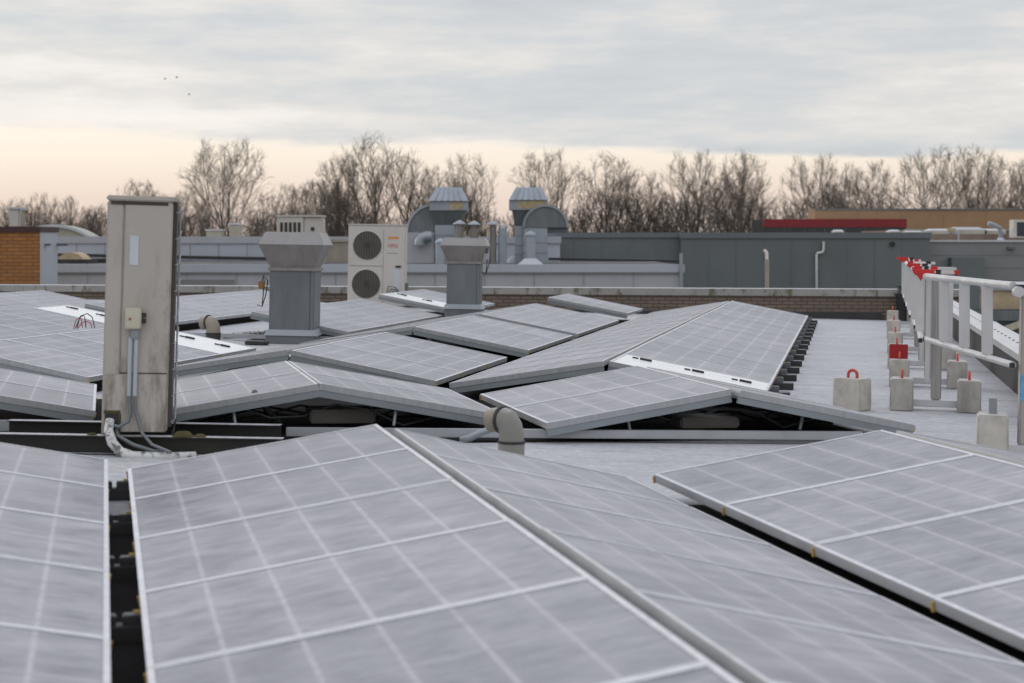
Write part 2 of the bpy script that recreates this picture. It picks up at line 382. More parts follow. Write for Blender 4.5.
def brick_mat(name, c1, c2, mortar, sc_=1.0, rot=0.0, dirt=None):
    m, t, b = base_mat(name)
    o = nn(t, 'ShaderNodeTexCoord').outputs['Object']
    s = nn(t, 'ShaderNodeSeparateXYZ'); t.links.new(o, s.inputs[0])
    cb = nn(t, 'ShaderNodeCombineXYZ'); t.links.new(mth(t, 'ADD', s.outputs[0], s.outputs[1]), cb.inputs[0]); t.links.new(s.outputs[2], cb.inputs[1])
    br = nn(t, 'ShaderNodeTexBrick'); br.inputs['Scale'].default_value = sc_
    br.inputs['Brick Width'].default_value = .22; br.inputs['Row Height'].default_value = .0625; br.inputs['Mortar Size'].default_value = .009
    br.inputs['Color1'].default_value = (*c1,1); br.inputs['Color2'].default_value = (*c2,1); br.inputs['Mortar'].default_value = (*mortar,1)
    t.links.new(cb.outputs[0], br.inputs[0])
    c = mix_rgb(t, ramp(t, noise(t, coords(t), 2.0, 5), .35, .75, 0, .35), br.outputs[0], dirt or tuple(x*.5 for x in c1))
    t.links.new(c, b.inputs['Base Color']); b.inputs['Roughness'].default_value = .9
    bump(t, b, br.outputs['Fac'], -.4, .006)
    return m
M_brick = brick_mat('brown_brick', (.21,.158,.122), (.17,.13,.102), (.07,.058,.05))
M_obrick = brick_mat('orange_brick', (.42,.18,.055), (.33,.14,.045), (.17,.10,.06), .75)
def coping_mat():
    m, t, b = base_mat('mossy_concrete_coping')
    v = coords(t, (1,1,.35), False); n = noise(t, v, 5.5, 6, .7); n2 = noise(t, coords(t, (1,1,1), False), 1.4, 4)
    c = mix_rgb(t, ramp(t, n2, .3, .7), (.25,.243,.23), (.34,.33,.315))
    c = mix_rgb(t, ramp(t, n, .53, .63, 0, .85), c, (.10,.095,.055))
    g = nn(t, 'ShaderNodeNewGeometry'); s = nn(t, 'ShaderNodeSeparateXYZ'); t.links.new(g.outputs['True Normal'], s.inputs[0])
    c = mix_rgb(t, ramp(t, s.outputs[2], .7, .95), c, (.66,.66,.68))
    t.links.new(c, b.inputs['Base Color']); b.inputs['Roughness'].default_value = .9; return m
M_coping = coping_mat()

# ------------------------------------------------------------------ ground and roof
g = MB(); g.add([(-1500,-300,-6.2),(1500,-300,-6.2),(1500,2500,-6.2),(-1500,2500,-6.2)], [(0,1,2,3)])
tag(g.build('ground', M_earth), kind='structure')
def rz(x, y): return Vector((x, y, roofz(x, y)))
farR, farL = uv(2, 2.6, 31.75), uv(2, -24, 31.75)
poly = [rz(-20,-5), rz(8.2,-5), rz(4.25,10.6), farR, farL]
g = MB(); n = len(poly); vs = [tuple(p) for p in poly] + [(p.x, p.y, -6.15) for p in poly]
g.add(vs, [tuple(range(n))], 0); g.add(vs, [(i, n+i, n+(i+1)%n, (i+1)%n) for i in range(n)], 1)
tag(g.build('flat_roof', [M_roof, M_midgrey]), kind='structure')
bare = MB()  # frost-free bitumen sheets, spread wider to paint in the dark beneath the panels
def bare_shade_rect(block, u0, u1, v0, v1, up):
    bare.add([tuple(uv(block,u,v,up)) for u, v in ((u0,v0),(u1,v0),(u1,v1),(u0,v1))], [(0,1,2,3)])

# ------------------------------------------------------------------ solar panels
def make_panel(white=False):
    nm = 'cover_panel' if white else 'solar_panel'
    e = empty(nm, '', '', Matrix.Identity(4))
    f = MB(); T, w = .042, .021; wl = .020
    for y0, y1 in ((0, wl), (PW-wl, PW)): f.bx(0, PL, y0, y1, -T, 0, mi=0, top=1)
    for x0, x1 in ((0, w), (PL-w, PL)): f.bx(x0, x1, wl+.0005, PW-wl-.0005, -T, 0, mi=0, top=1)
    f.build('frame', [M_alu, M_frost], e)
    g_ = MB(); g_.bx(w+.0005, PL-w-.0005, wl+.0005, PW-wl-.0005, -.012, -.003)
    g_.build('cover_sheet' if white else 'glass', [M_white if white else M_glass], e)
    c = MB(); c.box((.008, -.005, -.028), (.014, .008, .034)); c.build('clip', M_yel, e)
    if white:
        for y0, x in ((.20, .62), (.60, .66), (1.05, .74)):
            k = MB(); k.box((x, y0, .006), (.03, .10, .016)); k.box((x+.01, y0+.09, .003), (.02, .05, .010)); k.build('connector', M_black, e)
    kids(e); return e
P0, P1 = make_panel(), make_panel(True)
EP = MB(); EP.bx(.004, .040, .0, PW, -.088, -.0435); EPm = EP.mesh('end_profile', [plain('blue_grey_profile', (.25,.28,.30), .5, .2, .1, 3)])
used = {P0.name: False, P1.name: False}
rng = random.Random(5)
ORD = ['nearest', 'second', 'third', 'fourth', 'fifth', 'sixth', 'seventh', 'eighth', 'ninth', 'tenth', 'eleventh', 'twelfth', 'thirteenth', 'fourteenth', 'fifteenth', 'sixteenth']
SECT = {}
def section(block, side, u_e, v0, n, phrase, e=.138, white=(), far_first=False, tilt=TILT, whitephrase=None, dv=0.0):
    """a slope of panels; v0 = near end for block 2, far end for block 1; u_e = eave"""
    c, d = (C1, D1) if block == 1 else (C2, D2)
    cs = -c if side == 'R' else c            # up-slope
    xd = d if side == 'R' else -d
    for k in range(n):
        v_near = (v0 - (k+1)*PITCH) if block == 1 else (v0 + k*PITCH)
        v_o = v_near if side == 'R' else v_near + PL
        o = uv(block, u_e, v_o, e)
        X = Vector((xd.x, xd.y, SX*xd.x + SY*xd.y)).normalized()
        Yh = Vector((cs.x, cs.y, SX*cs.x + SY*cs.y)).normalized()
        Nn = X.cross(Yh)
        tl = tilt + rng.uniform(-.0012, .0012)
        Y = (Yh*math.cos(tl) + Nn*math.sin(tl)).normalized(); Z = X.cross(Y)
        M = Matrix(((X.x,Y.x,Z.x,o.x),(X.y,Y.y,Z.y,o.y),(X.z,Y.z,Z.z,o.z+rng.uniform(-.001,.001)),(0,0,0,1)))
        idx = (n-1-k) if block == 1 else k   # 0 = nearest
        wh = k in white
        proto = P1 if wh else P0
        ob = proto if not used[proto.name] else copy_tree(proto)
        used[proto.name] = True
        ob.matrix_world = M
        if idx == 0:                       # a deeper profile closes the near end of each slope
            q = bpy.data.objects.new('end_profile', EPm); link(q); q.parent = ob
            if side == 'L': q.location = (PL - .044, 0, 0)
        o_ = ORD[idx] if idx == 0 else ('farthest' if idx == n-1 else ORD[idx])
        o_ = o_ if idx in (0, n-1) else o_ + ' nearest'
        if wh: tag(ob, f'bright white bare panel with black connectors, {whitephrase}', 'panel', 'bare white panels on the solar rows')
        else: tag(ob, f'frosted solar panel, {o_}, {phrase}', 'solar panel', 'solar panels in peaked rows on the roof')
E1, E2w = 1.2435, 1.2435
def ridge_phr(a): return a
section(1, 'R', .015, 9.2, 6, 'on the front row cut by left edge')
section(1, 'L', .11, 8.83, 6, 'left slope of the big bottom-centre row')
section(1, 'R', 2.65, 8.66, 6, 'right slope of the big bottom-centre row', e=.086, tilt=math.radians(12.0))
section(1, 'L', 2.70, 8.38, 6, 'left slope of the bottom-right row')
section(1, 'R', 5.26, 8.36, 6, 'right slope of the bottom-right row')
section(1, 'R', -.06, 13.7, 2, 'row left of the tall upright air conditioner')
section(1, 'L', .10, 13.28, 2, 'left slope of peaked pair beside tall air conditioner')
section(1, 'R', 2.60, 13.28, 2, 'right slope of peaked pair beside tall air conditioner')
section(1, 'L', 2.755, 12.80, 2, 'left slope of peaked pair behind grey pipe elbow')
section(1, 'R', 5.285, 12.73, 2, 'right slope of peaked pair behind grey pipe elbow', e=.115, tilt=math.radians(10.8))
bare_shade_rect(1, -4, 5.2, 1.5, 8.2, .008); bare_shade_rect(1, -4, 5.15, 10.9, 13.9, .008)
PER = 2.68
def UR(i): return -.62 - PER*i
def ULf(i): return UR(i) - 2.53
def sec2(i, side, v0, n, phrase, **kw):
    u = UR(i) if side == 'R' else ULf(i)
    section(2, side, u, v0, n, phrase, **kw)
    a, b_ = (u-1.3, u-.03) if side == 'R' else (u+.03, u+1.22)
    if i >= 2: bare_shade_rect(2, a, b_, v0-.02, v0+n*PITCH+.3, .004)
bare_shade_rect(2, -5.86, -.66, 13.2, 28.6, .004)
sec2(0,'L', 13.66, 15, 'left slope of the long row beside open roof')
sec2(0,'R', 13.75, 15, 'right slope of the long row beside open roof', white=(0,), whitephrase='near end of the long row beside open roof')
sec2(1,'R', 13.85, 3, 'first block of stepped row left of long row')
sec2(1,'L', 13.85, 3, 'hidden side of stepped row, first block')
sec2(1,'R', 18.05, 3, 'second block of stepped row left of long row')
sec2(1,'L', 18.05, 3, 'hidden side of stepped row, second block')
sec2(1,'R', 21.45, 4, 'third block of stepped row left of long row')
sec2(1,'L', 21.45, 4, 'hidden side of stepped row, third block')
sec2(1,'R', 26.5, 2, 'short last block of the stepped row by brick parapet', e=.20)
sec2(2,'R', 13.05, 4, 'row passing behind the tall upright air conditioner', white=(3,), whitephrase='right behind the tall upright air conditioner')
sec2(2,'R', 20.45, 5, 'block between the two square vent cowls')
sec2(2,'R', 26.4, 3, 'block below the two-fan air conditioner', white=(0,), e=.19, whitephrase='below the two-fan air conditioner')
sec2(3,'R', 16.95, 4, 'row at left edge behind tall air conditioner', white=(3,), whitephrase='with loose cables left of tall air conditioner')
sec2(3,'R', 21.5, 7, 'row left of the larger square vent cowl')
sec2(4,'R', 17.7, 8, 'farthest row below the orange brick wall')
bo = bare.build('bare_bitumen_shade', M_bitumen_shade); tag(bo, kind='structure')

# mounting: low rails, legs and brackets
def strut(name, block, pts, r, mat_, label, cat, group=None): pass
def rail_thing(name, a, b, w, h, label, mat_=M_alu, group='low mounting rails under the solar rows'):
    a, b = Vector(a), Vector(b); L = (b-a).length; x = (b-a).normalized(); y = Vector((0,0,1)).cross(x).normalized(); z_ = x.cross(y)
    M = Matrix(((x.x,y.x,z_.x,a.x),(x.y,y.y,z_.y,a.y),(x.z,y.z,z_.z,a.z),(0,0,0,1)))
    o = MB(); o.bx(0, L, -w/2, w/2, 0, h); ob = o.build(name, [mat_], None, .004); ob.matrix_world = M
    return tag(ob, label, 'rail', group)
rail_thing('mounting_rail', onroof(286,436,.03), onroof(862,440,.03), .05, .055, 'grey rail along the front of the peaked pairs behind white roof strip')
rail_thing('mounting_rail', uv(2, UR(2)-1.4, 20.3, .03), uv(2, UR(2)+.1, 20.3, .03), .05, .05, 'grey rail in front of block between square vent cowls')
rail_thing('mounting_rail', uv(2, ULf(2)-.2, 20.35, .03), uv(2, ULf(2)+1.3, 20.35, .03), .05, .05, 'grey rail left of the larger square vent cowl base')
rail_thing('mounting_rail', onroof(-20,431,.02), onroof(20,431,.02), .06, .07, 'short grey rail end at left picture edge beside black beam')
# valley brackets between the two front rows
vb = None
for k in range(6):
    vv = 8.72 - k*PITCH
    M = Matrix.Translation(uv(1, .04, vv, 0)) @ Matrix.Rotation(-A1, 4, 'Z')
    if vb is None:
        vb = empty('valley_bracket', '', '', M)
        m_ = MB(); m_.box((0,0,.03), (.36,.06,.06)); m_.box((-.04,0,.075),(.07,.05,.035)); m_.box((.05,0,.075),(.07,.05,.035)); m_.build('base', M_darkcoat, vb, .004)
        for sx in (-.06, .06):
            c_ = MB(); c_.box((sx, 0, .098), (.022, .014, .008)); c_.build('clip', M_yel, vb)
        kids(vb); ob = vb
    else: ob = copy_tree(vb)
    ob.matrix_world = M
    tag(ob, f'dark bracket with yellow clips in front valley, {("farthest","second from far end","third from far end","fourth from far end","fifth from far end","nearest the camera")[k]}', 'bracket', 'brackets in the valley between front rows')
# feet along the right eave of the long row
ft = None
for k in range(16):
    M = Matrix.Translation(uv(2, UR(0)+.02, 13.82 + k*PITCH, 0)) @ Matrix.Rotation(-A2, 4, 'Z')
    if ft is None:
        ft = empty('rail_foot', '', '', M)
        m_ = MB(); m_.box((.0,0,.03),(.26,.16,.06)); m_.build('pad', M_darkcoat, ft, .005)
        m_ = MB(); m_.box((-.02,0,.085),(.12,.05,.05)); m_.build('block', M_galv2, ft, .004)
        kids(ft); ob = ft
    else: ob = copy_tree(ft)
    ob.matrix_world = M
    tag(ob, f'dark foot under right edge of the long row, {ORD[k]}{"" if k==0 else " from near end"}', 'foot', 'feet along the long row edge')
# legs and ballast under the peaked pairs
def leg(name, p, q, label, r=.012):
    o = MB(); o.tube([p, q], r, 8); ob = o.build(name, M_galv); return tag(ob, label, 'strut', 'struts under the peaked pairs')
def under(block, u, v, up): return uv(block, u, v, up)
leg('strut', uv(1, 2.73+.62, 10.9, .07), uv(1, 2.73+.60, 10.92, .21), 'thin strut under left slope behind grey pipe elbow')
leg('strut', uv(1, 5.2-.66, 10.9, .07), uv(1, 5.2-.62, 10.92, .21), 'thin strut under right slope nearest the guardrail')
leg('strut', uv(1, .1+.72, 11.3, .07), uv(1, .1+.70, 11.34, .23), 'thin strut under slope just right of tall air conditioner')
leg('strut', uv(1, 2.6-.75, 11.3, .07), uv(1, 2.6-.72, 11.34, .23), 'thin strut under slope left of the grey pipe elbow')
leg('strut', uv(1, .1+1.05, 11.9, .02), uv(1, .1+.85, 11.4, .28), 'slanted brace below the ridge right of tall air conditioner', .022)
leg('strut', uv(2, UR(1)-1.0, 18.12, .06), uv(2, UR(1)-1.13, 18.12, .28), 'leaning strut at front of the second stepped block', .02)
def slab(name, p, yaw, dims, mat_, label, cat='slab', group=None):
    M = frame_of(yaw, p); o = MB(); o.box((0,0,dims[2]/2), dims); ob = o.build(name, mat_, None, .012); ob.matrix_world = M
    return tag(ob, label, cat, group)
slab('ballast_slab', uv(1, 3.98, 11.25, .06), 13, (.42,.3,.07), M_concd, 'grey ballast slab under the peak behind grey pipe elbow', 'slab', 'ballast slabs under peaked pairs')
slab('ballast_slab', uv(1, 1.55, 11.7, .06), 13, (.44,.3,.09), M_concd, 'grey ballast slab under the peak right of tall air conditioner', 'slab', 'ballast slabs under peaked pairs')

for k_, (u0, v0, u1, lab) in enumerate(((3.1,11.3,5.0,'black cables sagging under the pair behind grey pipe elbow'),(.4,11.6,2.4,'black cables sagging under the pair beside tall air conditioner'))):
    e = empty('cable_bundle', lab, 'cable', Matrix.Identity(4), 'cables under the peaked pairs')
    for j in range(4):
        pts = [uv(1, u0+(u1-u0)*i/9, v0+j*.13+.05*math.sin(i*1.7+j), .04+(.14-.02*j)*abs(math.sin(i*.9+j))*(1 if 1 < i < 8 else .4)) for i in range(10)]
        b = MB(); b.tube(pts, .008, 6); b.build('cable', M_cable if j else M_galv2, e)
# ------------------------------------------------------------------ tall air conditioner on black beams, seen from its end
pA = onroof(104, 435, .115)
Dac = pA.y; sA = Dac/FPX
AX0 = pA.x - 3*sA; wA, hA, dA = 68*sA, 240*sA, .95
M = frame_of(10.4, (AX0, Dac, pA.z)) @ Matrix.Rotation(math.radians(.6), 4, 'Y')
ac = empty('air_conditioner', 'tall weathered cream air conditioner seen from its end, standing on black beams', 'air conditioner', M)
b = MB(); b.bx(0, .10*wA/.41, .004, dA, .0, hA-.03); b.bx(.102*wA/.41, wA-.02, 0, dA-.004, .02, hA-.03); b.build('casing', M_ac, ac, .008)
b = MB(); b.bx(.016, wA-.03, -.006, .004, .02, .36); b.build('lower_cover', M_ac, ac, .003)
b = MB(); b.bx(.10*wA/.41, wA-.03, -.004, .0, .365, .37); b.build('seam', M_black, ac)
b = MB(); b.bx(-.006, wA+.012, -.012, dA+.01, hA-.03, hA); b.build('lid', M_ac, ac, .008)
b = MB(); b.bx(wA-.02, wA+.004, .012, dA-.03, .05, hA-.035); b.build('coil', M_coil, ac)
b = MB()
for k in range(9): b.tube([(wA+.0,.004,.08+k*.155),(wA+.024,.02,.09+k*.155),(wA+.024,dA-.05,.13+k*.155)], .0035, 5)
for k in range(3): b.tube([(wA+.02,.1+k*.35,.06),(wA+.02,.1+k*.35,hA-.05)], .0035, 5)
b.build('wire_guard', M_galv, ac)
b = MB(); b.bx(.02, wA-.05, -.0035, -.0005, hA-.052, hA-.034); b.build('grime_line', M_coil, ac)
b = MB(); b.bx(.135, .185, -.003, 0.0, 1.02*hA/1.42-.01, 1.02*hA/1.42+.165); b.build('sticker', M_sticker, ac)
b = MB(); b.bx(.02, .10, -.008, -.0065, .005, .13); b.build('pipe_opening', M_black, ac)
b = MB(); b.bx(.012, .108, -.012, -.0085, .128, .146); b.bx(.102,.112,-.012,-.0085,.0,.128); b.build('opening_rim', M_moss, ac)
jb = MB(); jz = (435-328)*sA; b_x = .12
jb.bx(b_x, b_x+.095, -.075, -.002, jz, jz+.125); jo = jb.build('junction_box', M_jbox, ac, .008)
b = MB(); b.bx(b_x+.096, b_x+.122, -.06, -.02, jz+.035, jz+.062); b.bx(b_x+.096, b_x+.122, -.06, -.02, jz+.07, jz+.095); b.build('cable_gland', M_black, jo)
b = MB(); b.lathe([(.008,0),(.008,.004)], 12, Matrix.Translation((b_x+.03,-.0755,jz+.06)) @ Matrix.Rotation(math.pi/2,4,'X')); b.build('screw', M_rust, jo)
b = MB(); b.bx(b_x+.035, b_x+.085, -.05, -.012, jz-.06, jz-.001); b.build('cable_neck', M_galv, jo, .006)
for k, (xx, xe) in enumerate(((.155, .06), (.188, .38))):
    b = MB(); b.tube([(xx,-.03,jz-.05),(xx,-.03,.25),(xx,-.03,.235)], .0125, 10); b.build('conduit', M_conduit, ac)
    b = MB()
    if k == 0: b.tube([(xx,-.03,.24),(xx+.012,-.03,.14),(xx,-.04,.085),(xx-.05,-.05,.055),(xx-.08,-.03,.06)], .010, 8)
    else: b.tube([(xx,-.03,.24),(xx+.012,-.035,.13),(xx+.05,-.06,.02),(xx+.11,-.12,-.04),(xx+.22,-.2,-.075)], .010, 8)
    b.build('cable', M_galv2, ac)
b = MB(); b.tube([(.05,-.01,.09),(.045,-.05,.03),(.07,-.09,-.035),(.12,-.12,-.085),(.19,-.14,-.105),(.30,-.15,-.108),(.42,-.16,-.105),(.55,-.12,-.1)], [.026,.028,.03,.03,.03,.028,.026,.022], 12)
b.build('wrapped_pipe', M_wrap, ac)
b = MB(); b.tube([(.085,-.01,.05),(.10,-.05,.0),(.19,-.10,-.045),(.30,-.13,-.075),(.40,-.14,-.085)], .012, 8); b.build('cable', M_galv2, ac)
b = MB(); b.tube([(wA+.02,.0,.02),(wA+.03,-.01,.10),(wA+.01,-.02,.0),(wA-.03,-.02,-.02)], .005, 6); b.build('wire', M_black, ac)
def beam(p0, p1, h, w, label):
    a = Vector(p0); bb = Vector(p1); x = (bb-a).normalized(); y = Vector((0,0,1)).cross(x).normalized(); z_ = x.cross(y); L = (bb-a).length
    M = Matrix(((x.x,y.x,z_.x,a.x),(x.y,y.y,z_.y,a.y),(x.z,y.z,z_.z,a.z),(0,0,0,1)))
    o = MB(); t = .008
    o.bx(0,L,-w/2,w/2,h-t,h); o.bx(0,L,-w/2,w/2,0,t); o.bx(0,L,-t/2,t/2,t,h-t)
    ob = o.build('steel_beam', M_beam); ob.matrix_world = M
    return tag(ob, label, 'beam', 'black steel beams under the air conditioner')
D0 = Dac + .02
def rp(px, D): x = (px-512)/FPX*D; return Vector((x, D, roofz(x, D)))
beam(rp(-40, D0), rp(283, D0), .113, .09, 'front black steel beam with frosted edge under the tall air conditioner')
beam(rp(9, D0+.72), rp(281, D0+.72), .113, .09, 'rear black steel beam, shorter at left, behind tall air conditioner')
ms = MB()
for (px, w_, h_) in ((183, .12, .035), (200, .07, .02), (92, .06, .015)):
    p = rp(px, D0-.02); ms.lathe([(.001,h_),(w_*.3,h_*.9),(w_*.5,h_*.3),(w_*.55,0)][::-1], 10, Matrix.Translation((p.x,p.y,p.z+.1135)) @ Matrix.Scale(.5,4,(0,1,0)))
tag(ms.build('moss_patch', M_moss), 'small yellow green moss clumps on the front black beam', 'moss', kind='stuff')

# ------------------------------------------------------------------ grey pipe elbows
def gooseneck(name, base, yaw, h, reach, r, label, mats, sleeve=True):
    M = frame_of(yaw, base); e = empty(name, label, 'vent pipe', M, 'gooseneck roof vents')
    zt = h - r
    b = MB(); b.tube([(0,0,0),(0,0,zt-.09)], r*1.06, 20); b.build('riser', mats[0], e)
    b = MB(); b.tube([(0,0,zt-.10),(0,0,zt-.05),(-.012,0,zt-.01),(-.035,0,zt+.02),(-.07,0,zt+.028)], r*.99, 20); b.build('elbow', mats[1], e)
    b = MB(); b.tube([(-.072,0,zt+.028),(-.10,0,zt+.026),(-.155,0,zt+.016)], r*.97, 20); b.build('outlet', mats[2], e)
    for p, q in (((0,0,zt-.105),(0,0,zt-.09)), ((-.062,0,zt+.027),(-.08,0,zt+.027))):
        b = MB(); b.tube([p,q], r*1.1, 20); b.build('seal', M_pvcdark, e)
    return e
gb = onroof(511, 464, 0)
gooseneck('vent_elbow', gb, -38, .30, .2, .074, 'grey plastic vent elbow between front rows and peaked pairs', (M_pvc, M_pvc, M_pvcbeige))
b = MB(); p0 = onroof(489, 430, .10); b.tube([onroof(462,440,.03), onroof(470,438,.05), onroof(480,433,.08), p0], .022, 10)
tag(b.build('flexible_conduit', M_galv), 'short flexible metal conduit beside the grey vent elbow', 'conduit')
gooseneck('vent_elbow', onroof(213, 343, 0), -25, .30, .2, .085, 'beige vent elbow with black base left of larger square vent cowl', (M_pvcdark, M_pvcbeige, M_pvcbeige))
b = MB(); b.tube([onroof(222,336,.04), onroof(245,334,.04), onroof(268,333,.04)], .035, 8)
tag(b.build('wrapped_pipe', M_wrap), 'frosted wrapped pipe from beige vent elbow towards vent cowl', 'pipe')
slab('dark_block', onroof(257, 345, 0), -11, (.26,.16,.05), M_darkcoat, 'small dark plate beside the larger vent cowl base', 'plate')

# ------------------------------------------------------------------ square vent cowls
def cowl(base, s, wbody, hb, dbody, label, yaw, hood, top, neck, pz=.10):
    M = frame_of(yaw, base); e = empty('vent_cowl', label, 'roof vent', M, 'square roof vents among the solar rows')
    b = MB(); b.box((0,0,pz/2), (wbody*1.12, dbody*1.12, pz)); b.build('plinth', M_galv2, e, .006)
    b = MB(); b.frustum(pz+.001, wbody*1.20, dbody*1.20, pz+.07, wbody*1.05, dbody*1.05); b.build('flashing', M_galv, e)
    b = MB(); b.bx(-wbody/2, wbody/2-.05, -dbody/2, dbody/2, pz+.06, neck); b.bx(wbody/2-.0495, wbody/2, -dbody/2+.006, dbody/2, pz+.06, neck); b.build('shaft', M_galv2, e, .006)
    b = MB(); b.box((0,0,neck+.02), (wbody*1.08, dbody*1.08, .04)); b.build('flange', M_taupe, e, .004)
    b = MB(); b.frustum(neck+.04, wbody*.98, dbody*.98, hood[1], hood[0], hood[0]*dbody/wbody); b.build('hood', M_taupe, e)
    b = MB(); b.frustum(hood[1]+.001, hood[0]+.01, (hood[0]+.01)*dbody/wbody, top[1], top[0], top[0]*dbody/wbody); b.build('cap', M_greybox, e, .006)
    return e, M
c1b = onroof(291.5, 344, 0); s1 = c1b.y/FPX
vc1, Mv1 = cowl(c1b + Vector((0,.28,0)), s1, 45*s1, 0, 45*s1, 'larger square metal vent cowl with flared grey hood', -2, (66*s1*.99, 99*s1), (54*s1, 112*s1), 73*s1)
c2b = uv(2, -5.64, 25.45); s2 = c2b.y/FPX
zt = (EYE - c2b.z)
def zpx(py, D, z0): return EYE - (py-HOR)/FPX*D - z0
k = lambda py: zpx(py, c2b.y-.2, c2b.z)
vc2, Mv2 = cowl(c2b, s2, 33*s2, 0, 30*s2, 'smaller square metal vent cowl with flared hood', -4, (45*s2*1.03, k(246)), (40*s2, k(238)), k(264), k(309))
def hang(name, M, pts, r, mat_, label, extra=None):
    e = MB(); e.tube(pts, r, 6)
    ob = e.build(name, mat_); ob.matrix_world = M; return tag(ob, label, 'cable')
def isolator(M, x, z_, col, label, side):
    e = empty('isolator_switch', label, 'switch', M @ Matrix.Translation((x, -.1, z_)), 'switch boxes hanging on the vent cowls')
    b = MB(); b.box((0,0,0), (.07,.06,.09)); b.build('box', col, e, .006)
    for q, sgn in enumerate((.6, 1.5)):
        b = MB(); b.tube([(0,0,.04),(.02*side,0,.12),(.05*side*sgn,0,.05),(.035*side*sgn,0,-.12),(.01*side,0,-.26),(-.05*side,0,-.24)], .007, 6); b.build('cable', M_cable, e)
isolator(Mv1, -33*s1, 58*s1, M_rust, 'rusty switch box with cables on left side of larger cowl', 1)
isolator(Mv2, 21*s2, k(256), M_acl, 'white switch box with looped cables right of smaller cowl', 1)

# ------------------------------------------------------------------ two-fan air conditioner
p = at(347, 225, 31.2); s3 = 31.2/FPX; wF = 57.5*s3; zb = roofz(p.x, 31.2) ; hF = p.z - zb - .06
M = frame_of(-2, (p.x, 31.2, zb))
f2 = empty('air_conditioner', 'cream air conditioner with two round dark fans stacked one above the other', 'air conditioner', M)
b = MB(); b.bx(0, wF, 0, .37, .06, .06+hF); b.build('casing', M_acl, f2, .012)
b = MB(); b.bx(-.01, wF+.01, -.012, .38, .061+hF, .085+hF); b.build('lid', M_acl, f2, .006)
for x in (.08, wF-.16): 
    b = MB(); b.bx(x, x+.08, -.01, .39, 0, .058); b.build('foot', M_galv2, f2)
R_ = 14.3*s3
for name_, cx, cy in (('fan', 19.3, 245), ('fan', 18.7, 283.5)):
    zc = EYE - (cy-HOR)*s3 - zb
    b = MB(); b.lathe([(R_,0),(R_,.004)], 40, Matrix.Translation((cx*s3, -.001, zc)) @ Matrix.Rotation(math.pi/2,4,'X')); fo = b.build('fan_opening', M_grille, f2)
    b = MB()
    for j in range(-8, 9):
        x = j*R_/8.7*1.0; hh = math.sqrt(max(0, R_*R_-x*x))*.98
        b.bx(cx*s3+x-.004, cx*s3+x+.004, -.014, -.009, zc-hh, zc+hh)
    b.build('grille_bars', M_bars, fo)
    b = MB(); b.lathe([(.06,0),(.06,.006)], 16, Matrix.Translation((cx*s3, -.015, zc)) @ Matrix.Rotation(math.pi/2,4,'X')); b.build('hub', M_coil, fo)
    b = MB()
    for j in range(40):
        a0, a1 = j*math.pi/20, (j+1)*math.pi/20
        b.add([(cx*s3+rr*math.cos(a), yy, zc+rr*math.sin(a)) for a in (a0,a1) for rr, yy in ((R_*1.0,-.012),(R_*1.06,-.004))], [(0,1,3,2)])
    b.build('fan_ring', M_acl, fo)
b = MB(); b.bx(35.2*s3, 35.6*s3, -.003, 0, .09, hF); b.bx(2*s3, 35*s3, -.003, 0, zpx(265.5,31.2,zb)-.006, zpx(265.5,31.2,zb)+.006); b.build('seam', M_pvc, f2)
b = MB(); b.bx(40*s3, 50.5*s3, -.005, -.001, zpx(238.2,31.2,zb), zpx(235.8,31.2,zb)); b.build('orange_label', M_logo_o, f2)
def text_mesh(txt, h, w, mat_, name, parent, loc):
    cu = bpy.data.curves.new(name, 'FONT'); cu.body = txt; cu.size = h; cu.extrude = .001; cu.align_x = 'CENTER'; cu.align_y = 'CENTER'
    to = bpy.data.objects.new(name, cu); link(to)
    dg = bpy.context.evaluated_depsgraph_get(); me = bpy.data.meshes.new_from_object(to.evaluated_get(dg))
    bpy.data.objects.remove(to); me.materials.clear(); me.materials.append(mat_)
    xs = [v.co.x for v in me.vertices]; kx = w/(max(xs)-min(xs))
    for v in me.vertices: v.co.x *= kx
    o = bpy.data.objects.new(name, me); link(o); o.parent = parent; o.location = loc; o.rotation_euler = (math.pi/2,0,0); return o
text_mesh('FUJITSU', .085, 9.5*s3, M_logo_r, 'lettering', f2, (45*s3, -.004, zpx(245,31.2,zb)))
b = MB(); b.bx(39*s3, 50*s3, -.003, -.001, zpx(252.8,31.2,zb), zpx(252.2,31.2,zb)); b.build('nameplate', M_pvc, f2)
b = MB(); b.bx(48*s3, 53.5*s3, -.02, -.001, zpx(266.6,31.2,zb), zpx(264.8,31.2,zb)); b.build('handle', M_black, f2)
b = MB(); b.bx(46.5*s3, 53*s3, -.004, -.001, zpx(290,31.2,zb), zpx(268.5,31.2,zb)); b.build('info_sheet', M_sticker, f2)
b = MB(); b.bx(wF+.002, wF+.05, .05, .2, zpx(291,31.2,zb), zpx(282,31.2,zb)); b.build('valve_cover', M_dark2, f2)
for sgn in (0, .05, .09):
    b = MB(); b.tube([(46*s3-.12,-.05,.22),(46*s3-.08+sgn,-.08,.42-sgn),(46*s3+.05+sgn,-.06,.40-sgn),(46*s3+.12,-.05,.25)], .008, 6); b.build('cable', M_cable, f2)

# loose cables sticking up at the white panel on the left
e = empty('loose_cables', 'loop of loose black and red cables sticking up beside white panel', 'cable', Matrix.Translation(at(85, 326, 19.6)))
for col, w_, h_, dx in ((M_cable,.22,.14,0),(M_cable,.10,.12,-.04),(M_redcable,.16,.05,0),(M_redcable,.10,.09,-.08)):
    b = MB(); b.tube([(dx-w_/2,0,-.03),(dx-w_*.25,.02,h_*.8),(dx+.02,.03,h_),(dx+w_*.35,.02,h_*.7),(dx+w_/2,0,-.02)], .006, 6); b.build('wire', col, e)

